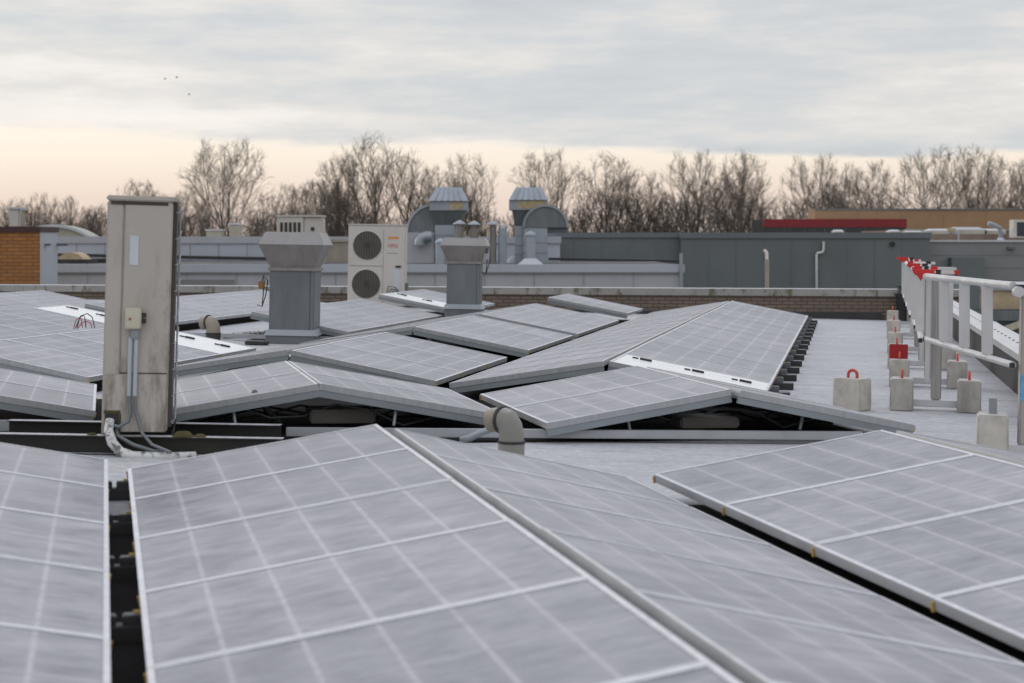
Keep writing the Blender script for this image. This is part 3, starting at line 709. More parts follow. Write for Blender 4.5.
# ------------------------------------------------------------------ parapet
def block2(u, v, z0=0.0): p = C2*u + D2*v; return Matrix.Translation((p.x,p.y,z0)) @ Matrix.Rotation(-A2, 4, 'Z')
ZP = .47
e = empty('parapet_wall', 'low brown brick parapet with mossy concrete coping at the roof edge', 'wall', block2(-24, 31.2, 0))
b = MB(); b.bx(0, 26.0, 0, .28, -.3, ZP-.125); b.build('brickwork', M_brick, e)
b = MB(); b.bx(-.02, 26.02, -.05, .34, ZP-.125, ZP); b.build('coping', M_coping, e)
b = MB(); b.bx(-.01, 24.6, -.10, -.002, -.12, .07); b.build('base_flashing', M_darkcoat, e)
# right edge upstand with white perforated tray
e = empty('roof_upstand', 'dark roof edge upstand carrying a white perforated cover strip', 'roof edge', block2(1.50, 11.2, 0))
b = MB()
z0f = lambda v: roofz(*(C2*1.5 + D2*(11.2+v)).xy)
L = 19.9
b.add([(0,0,z0f(0)-.02),(.25,0,z0f(0)-.02),(.25,L,z0f(L)-.02),(0,L,z0f(L)-.02),(0,0,z0f(0)+.36),(.25,0,z0f(0)+.36),(.25,L,z0f(L)+.36),(0,L,z0f(L)+.36)], [(0,3,2,1),(0,1,5,4),(1,2,6,5),(2,3,7,6),(3,0,4,7),(4,5,6,7)])
b.build('upstand', M_darkcoat, e)
b = MB()
b.add([(-.05,0,z0f(0)+.34),(-.05,L,z0f(L)+.34),(-.05,L,z0f(L)+.40),(-.05,0,z0f(0)+.40),(.13,0,z0f(0)+.44),(.13,L,z0f(L)+.44),(.26,L,z0f(L)+.41),(.26,0,z0f(0)+.41)], [(0,3,2,1),(3,4,5,2),(4,7,6,5)])
b.build('cover_strip', M_rail, e)
b = MB()
for j in range(int(L/.42)):
    v = .1 + j*.42; zz = lambda f: z0f(v) + .40 + .04*f
    for f0 in (.62,):
        x0 = -.05 + .18*f0; x1 = x0+.016
        b.add([(x0,v,zz(f0)+.003),(x1,v,zz(f0+.09)+.003),(x1,v+.14,zz(f0+.09)+.003),(x0,v+.14,zz(f0)+.003)], [(0,1,2,3)])
b.build('perforations', M_black, e)

# ------------------------------------------------------------------ guardrail on ballast blocks
def conc_block(p, yaw, w, d, h, label, mat_=M_conc, handle='front', grp='concrete ballast blocks of the guardrail'):
    M = frame_of(yaw, p); e = empty('ballast_block', label, 'ballast block', M, grp)
    b = MB(); b.frustum(0, w, d, h, w*.97, d*.97); b.build('block', mat_, e, .010)
    b = MB(); r = .009
    if handle == 'loop':
        pts = [(-.038,0,h-.01),(-.038,0,h+.03)] + [(-.038*math.cos(a), 0, h+.03+.032*math.sin(a)) for a in (.4,.8,1.2,1.57,1.94,2.34,2.74)] + [(.038,0,h+.03),(.038,0,h-.01)]
        b.tube(pts, r*1.4, 8); b.build('handle', M_orange, e)
    elif handle == 'front':
        pts = [(0,-.045,h-.01),(0,-.045,h+.025)] + [(0, -.045*math.cos(a), h+.025+.04*math.sin(a)) for a in (.4,.8,1.2,1.57,1.94,2.34,2.74)] + [(0,.045,h+.025),(0,.045,h-.01)]
        b.tube(pts, r*1.15, 8); b.build('handle', M_orange, e)
    elif handle == 'stub':
        b.box((.0,0,h+.045), (.05,.05,.11)); b.build('post_stub', M_galv, e)
    return e
conc_block(onroof(852, 410), -36, .24, .22, .255, 'pale concrete block with orange loop handle standing alone on open roof', handle='loop', grp=None)
posts = []
rowlab = ['nearest', 'second', 'third', 'fourth', 'fifth', 'farthest']
rows = [(935, 13.9), (928, 16.2), (921.5, 18.6), (917, 21.2), (912.5, 24.6), (909, 28.2)]
BW, BH = .185, .255
for i, (px, D) in enumerate(rows):
    x = (px-512)/FPX*D; P = Vector((x, D, roofz(x, D))); posts.append(P)
    M = frame_of(-11, P)
    e = empty('guardrail_stand', f'aluminium guardrail stand with red striped top bar, {rowlab[i]} in the row', 'guardrail stand', M, 'guardrail stands along the roof edge')
    b = MB(); b.bx(-.27, .27, -.035, .035, .03, .085); b.build('base_bar', M_rail, e, .006)
    b = MB(); b.bx(-.036, .044, -.03, .03, .086, 1.08); b.build('post', M_post, e, .010)
    b = MB(); b.bx(-.006, .002, -.034, -.031, .1, 1.05); b.build('post_groove', M_galvl, e)
    b = MB(); b.bx(-.085, -.045, -.010, .010, .22, 1.06)
    if i in (0, 1, 3): b.bx(.085, .125, -.010, .010, .55, 1.06); b.build('side_strip', M_rail, e, .004)
    x1b = (.165, .26, .10, .22, .12, .06)[i]; x0b = (-.17, -.15, -.17, -.13, -.17, -.22)[i]
    b = MB(); b.bx(x0b+.02, x1b-.02, -.016, .016, 1.09, 1.125); b.build('top_bar', M_tapew if i != 1 else M_rail, e, .008)
    tapes = ((x0b,-.02,M_red,'red_tape'), (-.02,.03,M_black,'black_tape'), (.125,x1b,M_red,'red_tape')) if i == 0 else \
            ((x0b,-.07,M_red,'red_tape'), (-.06,-.01,M_black,'black_tape'), (.0,.07,M_red,'red_tape')) if i in (1,4) else \
            ((x0b,-.03,M_red,'red_tape'), (-.02,.05,M_black,'black_tape')) if i in (2,5) else ((x0b,-.06,M_red,'red_tape'), (.08,.15,M_black,'black_tape'))
    for (x0, x1, mm, nm) in tapes:
        b = MB(); b.bx(x0, x1, -.019, .019, 1.087, 1.128); b.build(nm, mm, e, .006)
    if i in (0, 1, 5): b = MB(); b.add([(-.165,-.020,1.126),(-.165,-.020,1.085),(-.13,-.020,1.035),(-.105,-.020,1.085),(-.165,.020,1.126),(-.165,.020,1.085),(-.13,.020,1.035),(-.105,.020,1.085)], [(0,1,2,3),(7,6,5,4),(1,5,6,2),(2,6,7,3),(0,4,5,1),(3,7,4,0)]); b.build('red_hook', M_red, e)
    for sgn, nm in ((-1, 'left'), (1, 'right')):
        off = -.262 if sgn < 0 else .252
        q = P + Vector((off, -.02 - off*.19, 0)); q.z = roofz(q.x, q.y)
        m_ = M_concm if (i == 0 or sgn > 0) else M_conc
        conc_block(q, -13.5, BW, .28, BH, f'concrete ballast block with orange handle on {nm} end of the {rowlab[i]} guardrail stand', m_)
# short red plate on the second row's left block
q = posts[1] + Vector((-.262, .06, 0)); q.z = roofz(q.x, q.y) + BH + .002
b = MB(); b.bx(-.085,.085,-.006,.006,.0,.135); ob = b.build('red_plate', plain('deep_red_plate', (.33,.008,.012), .35), None, .003); ob.matrix_world = frame_of(-11, q); tag(ob, 'red square plate standing on left concrete block of second guardrail stand', 'plate')
# rails between the stands
def rail_span(a, b_, label, zt=1.045, zl=.50, nb=4):
    a, b_ = Vector(a), Vector(b_); d = b_-a; L = d.length
    e = empty('guardrail', label, 'guardrail', Matrix.Translation(a), 'guardrail panels along the roof edge')
    for nm, z_, r in (('top_tube', zt, .026), ('lower_tube', zl, .022)):
        b = MB(); b.tube([Vector((0,0,z_)), d + Vector((0,0,z_))], r, 14); t = b.build(nm, M_rail, e)
        if nm == 'lower_tube':
            for q in (Vector((0,0,z_)), d + Vector((0,0,z_))):
                b = MB(); b.lathe([(.018,-.016),(.018,.016)], 10, Matrix.Translation(q + Vector((-.012,-.02,0)))); b.build('end_cap', M_black, t)
    yaw = math.atan2(d.y, d.x)
    for k_ in range(1, nb):
        q = d*(k_/nb)
        b = MB(); b.box((0,0,(zt+zl)/2), (.016,.075,zt-zl-.04), Matrix.Translation(q) @ Matrix.Rotation(-.1,4,'Z') @ Matrix.Rotation(math.pi/2*0.86,4,'Z')); b.build('baluster', M_rail, e, .004)
    return e
for i in range(len(posts)-1):
    rail_span(posts[i] + Vector((-.10,.05,0)), posts[i+1] + Vector((-.10,-.05,0)), f'aluminium guardrail panel running back from the {rowlab[i]} guardrail stand', zt=1.075, zl=.56, nb=2)
nearP = at(1013, 285, 10.95); nearP.z = roofz(nearP.x, nearP.y)
rail_span(posts[0] + Vector((-.085,-.05,0)), nearP, 'nearest aluminium guardrail panel with white tubes at right edge', zt=1.075, zl=.575, nb=4)
# near post at the right edge with a blue sticker
P = Vector((nearP.x+.045, nearP.y-.05, 0)); P.z = roofz(P.x, P.y)
M = frame_of(-3, P); e = empty('guardrail_stand', 'grey guardrail end post with blue sticker cut by right edge', 'guardrail stand', M)
b = MB(); b.bx(-.03,.05,-.03,.03,.08,1.06); b.build('post', M_post, e, .008)
b = MB(); b.bx(-.05,.06,-.04,.04,1.061,1.085); b.build('cap', M_black, e, .005)
b = MB(); b.bx(-.027,.047,-.034,-.031,.36,.52); b.build('sticker', M_blue, e)
b = MB(); b.bx(-.32,.32,-.035,.035,.03,.08); b.build('base_bar', M_rail, e, .005)
b = MB(); b.lathe([(.034,-.03),(.034,.03)], 14, Matrix.Translation((-.05,-.02,1.04)) @ Matrix.Rotation(math.pi/2,4,'X')); b.build('clamp', M_rail, e)
conc_block(onroof(992, 455), -14, .195, .26, .262, 'pale concrete block with grey metal stub, nearest the camera', handle='stub')
# pieces right of the guardrail: neighbour's front and beam
# black bin like drum near parapet
p = onroof(908, 322); b = MB(); b.lathe([(.10,0),(.10,.40),(.15,.46),(.15,.5),(.10,.54),(.12,.62)], 16)
ob = b.build('drain_pipe', M_black); ob.matrix_world = frame_of(0, p + Vector((-.02,.35,0))); tag(ob, 'black plastic vent pipe behind the far guardrail stands', 'pipe')

# ------------------------------------------------------------------ neighbouring buildings
GZ = -6.2
def box_building(name, label, px0, px1, py_top, D, depth, mat_, roofm=M_snowroof, seams=0, seamcol=None, trim=None, trim_h=.16, yaw=0.0, cat='building', hor=0, bottom=GZ, side=None):
    a, b_ = at(px0, py_top, D), at(px1, py_top, D); w = b_.x - a.x; top = a.z
    M = Matrix.Translation((a.x, D, 0)) @ Matrix.Rotation(math.radians(yaw), 4, 'Z')
    e = empty(name, label, cat, M)
    b = MB(); b.bx(0, w, 0, depth, bottom, top-.02, mi=0, top=1)
    if side: b.m[2] = 2
    b.build('wall', [mat_, roofm] + ([side] if side else []), e)
    if trim:
        b = MB(); b.bx(-.04, w+.04, -.06, .12, top-trim_h, top, mi=0); b.build('roof_trim', [trim], e)
    if seams:
        b = MB()
        for k_ in range(1, seams): x = w*k_/seams; b.bx(x-.012, x+.012, -.016, -.002, bottom+.1, top-trim_h-.005)
        b.build('seams', [seamcol], e)
    if hor:
        b = MB(); k_ = 0; zz = top - trim_h - hor
        while zz > bottom+1: b.bx(0.02, w-.02, -.012, -.002, zz-.018, zz); zz -= hor
        b.build('joints', [seamcol], e)
    return e, M, w, top
M_seam = plain('cladding_seam', (.30,.31,.34), .6)
M_seamtan = plain('tan_seam', (.27,.17,.10), .8)
M_seamd = plain('dark_seam', (.14,.165,.18), .6)
M_seamg = plain('grey_seam', (.16,.165,.17), .6)
M_roofdark = plain('bitumen_low_roof', (.10,.10,.105), .9, 0, .4, .8)
# pale low building right behind the parapet
eb, Mb, wb, tb = box_building('low_building', 'low pale grey clad building just behind the brick parapet', 38, 683, 264.5, 46, 9.9, M_fascia, M_roofdark, 13, M_seam, M_fascia2, .20)
b = MB(); b.bx(-.03, wb+.05, -.075, -.062, tb-.235, tb-.205); b.build('drip_edge', M_midgrey, eb)
b = MB(); b.bx(3.0, 5.2, -.03, -.003, tb-.85, tb-.40); b.build('window', M_midgrey, eb)
b = MB(); b.bx(wb-.10, wb-.02, -.14, -.065, -2, tb+.3); b.build('corner_pipe', M_galvl, eb)
# long whitish facade
box_building('long_building', 'long bluish white clad building behind the low grey one', 48, 560, 236.5, 56, 25, M_fascia2, M_snowroof, 18, M_seam, M_fascia, .22)
# dark blue grey buildings
box_building('dark_building', 'dark blue grey clad wing behind the round exhaust ducts', 547, 684, 232.5, 60.4, 20, M_dark, M_snowroof, 5, M_seamd, M_dark2, .18)
ed, Md, wd_, td = box_building('dark_building', 'dark blue grey clad hall with pale pole and downpipe in front', 681, 930, 232.5, 60, 20, M_dark, M_snowroof, 9, M_seamd, M_dark2, .2)
b = MB(); z1, z0 = at(0,253,60).z, at(0,300,60).z; x1 = (816-681)/FPX*60
b.tube([(x1,-.12,z0),(x1,-.12,z1-.05),(x1+.03,-.12,z1),(x1+.2,-.12,z1+.02),(x1+.24,-.12,z1+.1),(x1+.24,-.12,z1+.4)], .05, 8); b.build('downpipe', M_rail, ed)
b = MB(); b.lathe([(.09,0),(.09,.06)], 12, Matrix.Translation(((892-681)/FPX*60,-.05,at(0,244,60).z)) @ Matrix.Rotation(math.pi/2,4,'X')); b.build('wall_vent', M_black, ed)
# pale pole
e = empty('lamp_pole', 'thin pale pole with bent head before the dark hall', 'pole', Matrix.Translation((at(767,300,56).x, 56, GZ)))
b = MB(); zz = at(0,250,56).z-GZ; b.tube([(0,0,0),(0,0,zz-.3)], .07, 8); b.build('pole', M_cream, e)
b = MB(); b.tube([(0,0,zz-.3),(-.02,0,zz-.08),(-.10,0,zz)], [.05,.06,.05], 8); b.build('lamp_head', M_tapew, e)
# mid grey building on the right
em, Mm, wm, tm = box_building('grey_building', 'mid grey building with horizontal cladding behind the guardrail', 929.5, 1130, 240, 61, 20, M_midgrey, M_snowroof, 2, M_seamg, M_snowroof, .07, hor=.45)
b = MB(); a_ = at(950,258,54); b.bx((948-929.5)/FPX*61, (981-929.5)/FPX*61, -.5, -.02, at(0,290,61).z-2, at(0,257.5,61).z); b.build('louvre_box', M_dark, em)
b = MB(); b.bx((1007-929.5)/FPX*61, (1014-929.5)/FPX*61, -.2, -.02, at(0,249,61).z, at(0,246.5,61).z); b.build('wall_lamp', M_dark2, em)
# lower front of the neighbour, right of the upstand
el, Ml, wl_, tl_ = box_building('annexe', 'beige panelled annexe with dark teal base beyond guardrail', 978, 1100, 286, 47, 6, M_beige, M_snowroof, 0, None, M_galvl, .12)
b = MB(); b.bx(-1.0, wl_, -.35, -.02, -5, at(0,309,47).z); b.build('dark_base', M_teal, el)
b = MB(); b.bx(-1.0, wl_, -.45, -.36, at(0,320,47).z, at(0,310,47).z); b.build('teal_band', M_galv2, el)
b = MB(); b.bx(-.55, .02, -.1, 3, -5, at(0,284,47).z); b.build('corner_post', M_dark2, el)
ob = MB(); p0, p1 = at(985, 338, 33), at(1040, 318, 30); ob.tube([p0, p1], .09, 4, smooth=False); tag(ob.build('timber_beam', M_cream), 'tan sloping beam seen through the guardrail at right edge', 'beam')
# far tan brick building and red fascia
et, Mt, wt, tt = box_building('brick_building', 'long tan brick building in front of the trees at right', 815, 1200, 208.5, 125, 3, M_tanbr, M_snowroof, 9, M_seamtan, M_seamg, .12)
er, Mr, wr, tr = box_building('red_building', 'low building with deep red fascia before the tan brick one', 764, 906, 219, 118, 6, M_window, M_snowroof, 7, M_seamd, M_redband, .55)
# left orange brick building
eo, Mo, wo, to_ = box_building('brick_building', 'orange brick building with dark coping at left edge', -120, 40, 231, 40, 1.55, M_obrick, M_snowroof, 0, None, None, side=M_fascia2)
b = MB(); b.bx(-.05, wo+.03, -.05, 1.58, to_-.019, to_+.10); b.build('coping', plain('dark_red_coping', (.055,.022,.024), .6), eo)
b = MB(); b.bx(wo+.002, wo+.12, .4, .5, at(0,246,41).z, at(0,243.5,41).z); b.bx(wo+.002, wo+.25, 1.45, 1.54, at(0,246,41).z, at(0,243.5,41).z); b.build('bracket', M_dark2, eo)
# vaulted roofs
def vault(label, px0, px1, py_top, py_bot, D, depth):
    a, b_ = at(px0, py_bot, D), at(px1, py_bot, D); w = b_.x-a.x; h = a.z and (py_bot-py_top)/FPX*D
    M = Matrix.Translation((a.x, D, a.z)); R = (w*w/4+h*h)/(2*h); cz = h-R; a0 = math.degrees(math.asin((w/2)/R))
    e = empty('vaulted_roof', label, 'roof', M)
    pts = [(w/2 + R*math.sin(math.radians(t)), cz + R*math.cos(math.radians(t))) for t in [(-a0 + 2*a0*i/18) for i in range(19)]]
    b = MB(); b.prism(pts, 0, depth); b.build('shell', M_vault, e)
    b = MB(); b.prism([(x, z_+.03) for x, z_ in pts] + [(x, z_-.12) for x, z_ in pts[::-1]], -.15, -.002); b.build('edge_trim', M_snowroof, e)
    b = MB(); b.bx(0, w, .02, depth-.02, GZ - a.z, -.002); b.build('wall', M_fascia, e)
vault('pale arched barrel roof behind the orange brick building', 16, 91, 225, 237, 90, 2)
b = MB(); a = at(58, 262, 50)
e = empty('skylight_dome', 'small tan rounded skylight on the low building roof', 'skylight', Matrix.Translation((a.x, 50, tb-.02)))
b = MB(); b.bx(-.1, .95, -.3, .8, 0, .12); b.build('curb', M_darkcoat, e)
b = MB(); b.prism(arc(.42,-.12,.44,20,160,12), -.25, .7); b.build('dome', M_beige, e)
slab('roof_kerb', Vector((at(88,264,50).x, 51.2, tb-.019)), 0, (2.6,.3,.13), M_darkcoat, 'dark low kerb on the low building roof behind air conditioner', 'kerb')
slab('roof_kerb', Vector((at(300,264,50).x, 55.6, tb-.019)), 0, (20,.3,.10), M_darkcoat, 'long dark kerb at the foot of the whitish facade', 'kerb')
slab('roof_kerb', Vector((at(615,264,55).x, 55.4, tb-.019)), 0, (4.2,.3,.08), M_darkcoat, 'long dark kerb with frosted top before dark wing', 'kerb')
# tan box right of larger cowl
e = empty('plant_box', 'tan flat plant housing between larger vent cowl and two-fan unit', 'housing', Matrix.Translation((at(316,0,52).x, 52, tb-.02)))
b = MB(); b.bx(0, 1.6, 0, 2, 0, .62); b.build('body', M_cream, e); b = MB(); b.bx(-.05,1.65,-.05,2.05,.621,.70); b.build('cover', M_vault, e)
# vented white box behind the larger cowl's hood
e = empty('condenser_box', 'white vented condenser box showing above the larger vent cowl', 'air conditioner', Matrix.Translation((at(276.5,0,50).x, 50, tb-.02)))
sc5 = 50/FPX; hh = (265-218.5)*sc5
b = MB(); b.bx(0, 27*sc5, 0, .7, .0, hh); b.bx(27.1*sc5, 46*sc5, .05, .75, 0, hh-.02); b.build('casing', M_acl, e, .02)
b = MB()
for k_ in range(5): x = (3.6+k_*4.4)*sc5; b.bx(x, x+2.9*sc5, -.008, -.002, hh-15.5*sc5, hh-5.5*sc5)
b.build('slots', M_grille, e)
b = MB(); b.bx(-.02, 46.5*sc5, -.03, .78, hh+.001, hh+.05); b.build('lid', M_acl, e)
b = MB(); b.lathe([(.06,0),(.06,.02)], 12, Matrix.Translation((36*sc5,.045,hh-12*sc5)) @ Matrix.Rotation(math.pi/2,4,'X')); b.build('cable_port', M_coil, e)
# small boxes on far roofs
def small_box(px0, px1, py0, D, h, mat_, label, zbase):
    a = at(px0,py0,D); w = (px1-px0)/FPX*D
    e = empty('roof_box', label, 'box', Matrix.Translation((a.x, D, zbase)))
    b = MB(); b.bx(0, w, 0, w*.8, 0, h); b.build('body', mat_, e, .02); b = MB(); b.bx(-.03,w+.03,-.03,w*.8+.03,h+.001,h+.05); b.build('lid', M_snowroof, e)
zlong = at(0,236.5,56).z - .02
small_box(206, 222, 0, 58, .22, M_cream, 'low tan box on the long whitish building', zlong)
small_box(229, 241, 0, 58, .42, M_cream, 'taller cream box on the long whitish building', zlong)
small_box(9, 19, 0, 41, .42, M_acl, 'small white unit on the orange brick building', to_+.10)
small_box(21, 24.5, 0, 41, .40, M_cream, 'narrow grey flue box beside white unit on brick building', to_+.10)
# ------------------------------------------------------------------ exhaust units with round ducts
DD = 50.0; sd_ = DD/FPX; zroof = tb - .02
def Zp(py): return EYE - (py-HOR)*sd_ - zroof
def Xp(px, ref): return (px-ref)*sd_
def exhaust(ref, label, hood, box, fun, duct, lab, elbow_fn):
    e = empty('exhaust_unit', label, 'exhaust unit', Matrix.Translation((at(ref,0,DD).x, DD, zroof)), 'galvanised exhaust units with curved ducts')
    dep = 1.1
    (tx0,tx1,ty),(bx0,bx1,by) = hood
    b = MB(); b.frustum(Zp(by), (bx1-bx0)*sd_, dep+.2, Zp(ty), (tx1-tx0)*sd_, dep*.55, None, 0, (Xp((bx0+bx1)/2,ref),dep/2), (Xp((tx0+tx1)/2,ref),dep/2))
    for k_ in range(1,6):
        x = Xp(bx0+(bx1-bx0)*k_/6, ref); xt = Xp(tx0+(tx1-tx0)*k_/6, ref)
        b.tube([(x,-.115,Zp(by)+.01),(xt,dep*.225-.015,Zp(ty)-.01)], .018, 4)
    b.build('hood', M_galvl, e)
    b = MB(); b.bx(Xp(box[0],ref), Xp(box[1],ref), -.02, dep, Zp(box[3]), Zp(box[2])-.002); b.build('head_box', M_galvl, e, .01)
    b = MB(); b.bx(Xp(lab[0],ref), Xp(lab[1],ref), -.03, -.021, Zp(lab[3]), Zp(lab[2])); b.build('warning_label', M_gold, e)
    b = MB(); b.frustum(Zp(fun[5]), (fun[3]-fun[2])*sd_, dep*.7, Zp(fun[4])-.002, (fun[1]-fun[0])*sd_, dep*.95, None, 0, (Xp((fun[2]+fun[3])/2,ref),dep/2), (Xp((fun[0]+fun[1])/2,ref),dep/2)); b.build('funnel', M_galv2, e)
    b = MB(); b.bx(Xp(duct[0],ref), Xp(duct[1],ref), .15, dep-.15, 0, Zp(duct[2])-.002)
    for k_ in range(1,4): zz = Zp(duct[2])*k_/4; b.bx(Xp(duct[0],ref)-.02, Xp(duct[1],ref)+.02, .13, dep-.13, zz-.02, zz+.02)
    b.build('duct', M_galvl, e, .008)
    elbow_fn(e, dep); return e
def elbowA(e, dep):
    ref = 448; cx, cz, r = Xp(434,ref), Zp(232), 28*sd_
    b = MB(); b.prism([(cx,cz)] + arc(cx,cz,r,90,180,14), .2, dep-.1); b.build('elbow', M_galv2, e)
    b = MB(); o_ = arc(cx,cz,r+.02,90,180,14); i_ = arc(cx,cz,r-.05,180,90,14); b.prism(o_+i_, .15, .198); b.build('elbow_rim', M_galvl, e)
    b = MB(); b.bx(Xp(406,ref), Xp(434,ref), .2, dep-.1, 0.0, Zp(232)-.003); b.build('elbow_leg', M_fascia, e, .01)
    b = MB(); b.tube([(Xp(431,ref),.0,Zp(236.5)),(Xp(426,ref),-.02,Zp(236.5)),(Xp(422,ref),-.02,Zp(238)),(Xp(420,ref),-.02,Zp(242)),(Xp(420,ref),-.02,Zp(245))], .16, 12); b.build('side_outlet', M_galvl, e)
exhaust(448, 'left exhaust unit with ribbed hood and quarter-round elbow', ((436,461,187),(428.5,468,201)), (429.5,467,201,210.5), (430,467,434,456,210.5,225), (434.5,454,225), (450,463,201.8,209.5), elbowA)
def elbowB(e, dep):
    ref = 528; cx, cz, r = Xp(545.5,ref), Zp(227.5), 22.5*sd_
    b = MB(); b.prism(arc(cx,cz,r,0,180,24), -.15, .7); b.build('half_round_duct', M_galv2, e)
    b = MB(); b.prism(arc(cx,cz,r+.02,0,180,24)+arc(cx,cz,r-.05,180,0,24), -.2, -.152); b.build('duct_rim', M_galv, e)
    b = MB(); b.bx(Xp(523.5,ref), Xp(547.5,ref), -.12, .7, 0, Zp(227.5)-.003); b.bx(Xp(523,ref), Xp(548,ref), -.14, .72, .6, .64); b.bx(Xp(523,ref), Xp(548,ref), -.14,.72,.3,.34); b.build('lower_duct', M_galvl, e, .01)
    b = MB(); b.bx(Xp(548,ref), Xp(568,ref), .0, .65, Zp(233), Zp(227.5)-.003); b.build('dark_return', M_dark2, e)
exhaust(528, 'right exhaust unit with ribbed hood and half-round duct', ((516,542,187),(509,548,200)), (509,547,200,210), (512,540,515,526,210,226), (515,523,226), (518,545,200.8,208.5), elbowB)
def flue(px, w, py_top, col, label, cap=True, wide=1.7, base=False, dy=-1.0):
    e = empty('flue_pipe', label, 'flue', Matrix.Translation((at(px,0,DD+dy).x, DD+dy, zroof)), 'small roof flues between the exhaust units')
    r = w/2*sd_; zt = Zp(py_top)
    b = MB(); b.tube([(0,0,0),(0,0,zt-.12)], r, 14); b.build('pipe', col, e)
    if cap:
        b = MB(); b.lathe([(r*wide,zt-.12),(r*wide,zt-.10),(r*.7,zt-.03),(r*.15,zt)], 16); b.build('rain_cap', M_galvl, e)
    if base:
        b = MB(); b.lathe([(r*2.6,0),(r*1.2,.16)], 16); b.build('base_cone', M_snowroof, e)
flue(459.5, 7.5, 220.5, M_taupe, 'left one of three brown flues with cone caps', wide=1.7)
flue(474, 7.5, 221, M_taupe, 'middle one of three brown flues with cone caps', wide=1.7)
flue(493, 6.5, 221, M_taupe, 'right one of three brown flues, standing a little apart', wide=1.9)
flue(502.5, 8.5, 225, M_galvl, 'pale zinc flue with flat cap beside brown flue', wide=1.05)
flue(440.5, 9, 238.5, M_galvl, 'short zinc flue left of the smaller cowl', wide=1.2, dy=-1.6)
flue(530.5, 9.5, 231.5, M_galvl, 'round zinc pipe with small cone cap before half-round duct', wide=1.25, base=True, dy=-1.8)
for px, lab in ((536.5, 'white cone collar right of the capped zinc pipe'), (514, 'white cone collar left of the capped zinc pipe'), (432, 'small white knob at the left exhaust unit base')):
    e = MB(); e.lathe([(.26,0),(.22,.08),(.06,.2)], 14); ob = e.build('roof_collar', M_snowroof); ob.location = (at(px,0,51.0).x, 51.0, zroof); tag(ob, lab, 'collar', 'small white collars on the low roof')
# clutter on the right grey building's roof
zg = tm - .02
def clutter(label, px, py, D, fn, cat='roof unit'):
    e = empty('roof_unit', label, cat, Matrix.Translation((at(px,py,D).x, D, zg))); fn(e); return e
def cl1(e):
    b = MB(); b.bx(0,.62,0,.6,.1,.75); b.build('casing', M_acl, e, .02); b = MB(); b.bx(.10,.55,-.01,-.002,.15,.66); b.build('dark_grille', M_window, e)
    b = MB(); b.bx(.02,.08,.1,.2,0,.1); b.bx(.5,.56,.1,.2,0,.1); b.build('foot', M_galv2, e)
clutter('white boxed unit with dark grille at right edge roof', 1014, 218, 62, cl1)
def cl2(e):
    b = MB(); b.tube([(0,0,.62),(.12,0,.60),(.3,0,.52),(.42,0,.45),(.46,0,.3),(.46,0,0)], .085, 12); b.build('duct', M_galv, e)
    b = MB(); b.lathe([(.14,0),(.14,.05),(.09,.10)], 12, Matrix.Translation((.46,0,0))); b.build('collar', M_snowroof, e)
clutter('bent metal duct on the grey building roof', 988, 231, 62.5, cl2, 'duct')
b = MB(); b.tube([(0,0,.32),(0,0,.26)], .02, 6)
def cl3(e):
    b = MB(); b.tube([(0,0,0),(0,0,.27),(-.04,0,.3),(-.4,0,.3)], .028, 8); b.build('pipe', M_galvl, e)
    b = MB(); b.bx(-.42,-.12,-.05,.05,.33,.45); b.build('yellow_box', M_gold, e)
clutter('small pipe with a yellow box on grey building roof', 958.5, 232, 62, cl3, 'pipe')
zd = td-.02
for px, w, h, lab in ((928,.9,.2,'long white skylight on the far roof left of guardrail'), (950,1.4,.26,'rounded pale skylight on the far roof'), (985,.8,.2,'pale box on the far roof right of skylight'), (890,.4,.16,'small white box on the dark hall roof'), (906,.7,.12,'flat frosted hatch on the dark hall roof'), (835,.35,.16,'small white vent box on dark hall roof')):
    e = empty('rooflight', lab, 'rooflight', Matrix.Translation((at(px,0,66).x, 66, zd)), 'pale rooflights on the far roofs')
    b = MB(); b.bx(0,w,0,.8,0,h*.6); b.build('curb', M_cream, e); b = MB(); b.prism([(0,h*.6+.001),(w,h*.6+.001)]+arc(w/2,h*.6,w/2,12,168,8), 0,.8, Matrix.Scale(1,4)); 
    b = MB(); b.frustum(h*.6+.001, w, .8, h, w*.6, .5, None, 0, (w/2,.4), (w/2,.4)); b.build('dome', M_fascia, e)
box_building('back_building', 'brownish low building strip behind the grey clad building', 905, 1100, 229.5, 80, 10, plain('brown_cladding', (.20,.15,.115), .8), M_snowroof, 6, M_seamg, M_galvl, .05)

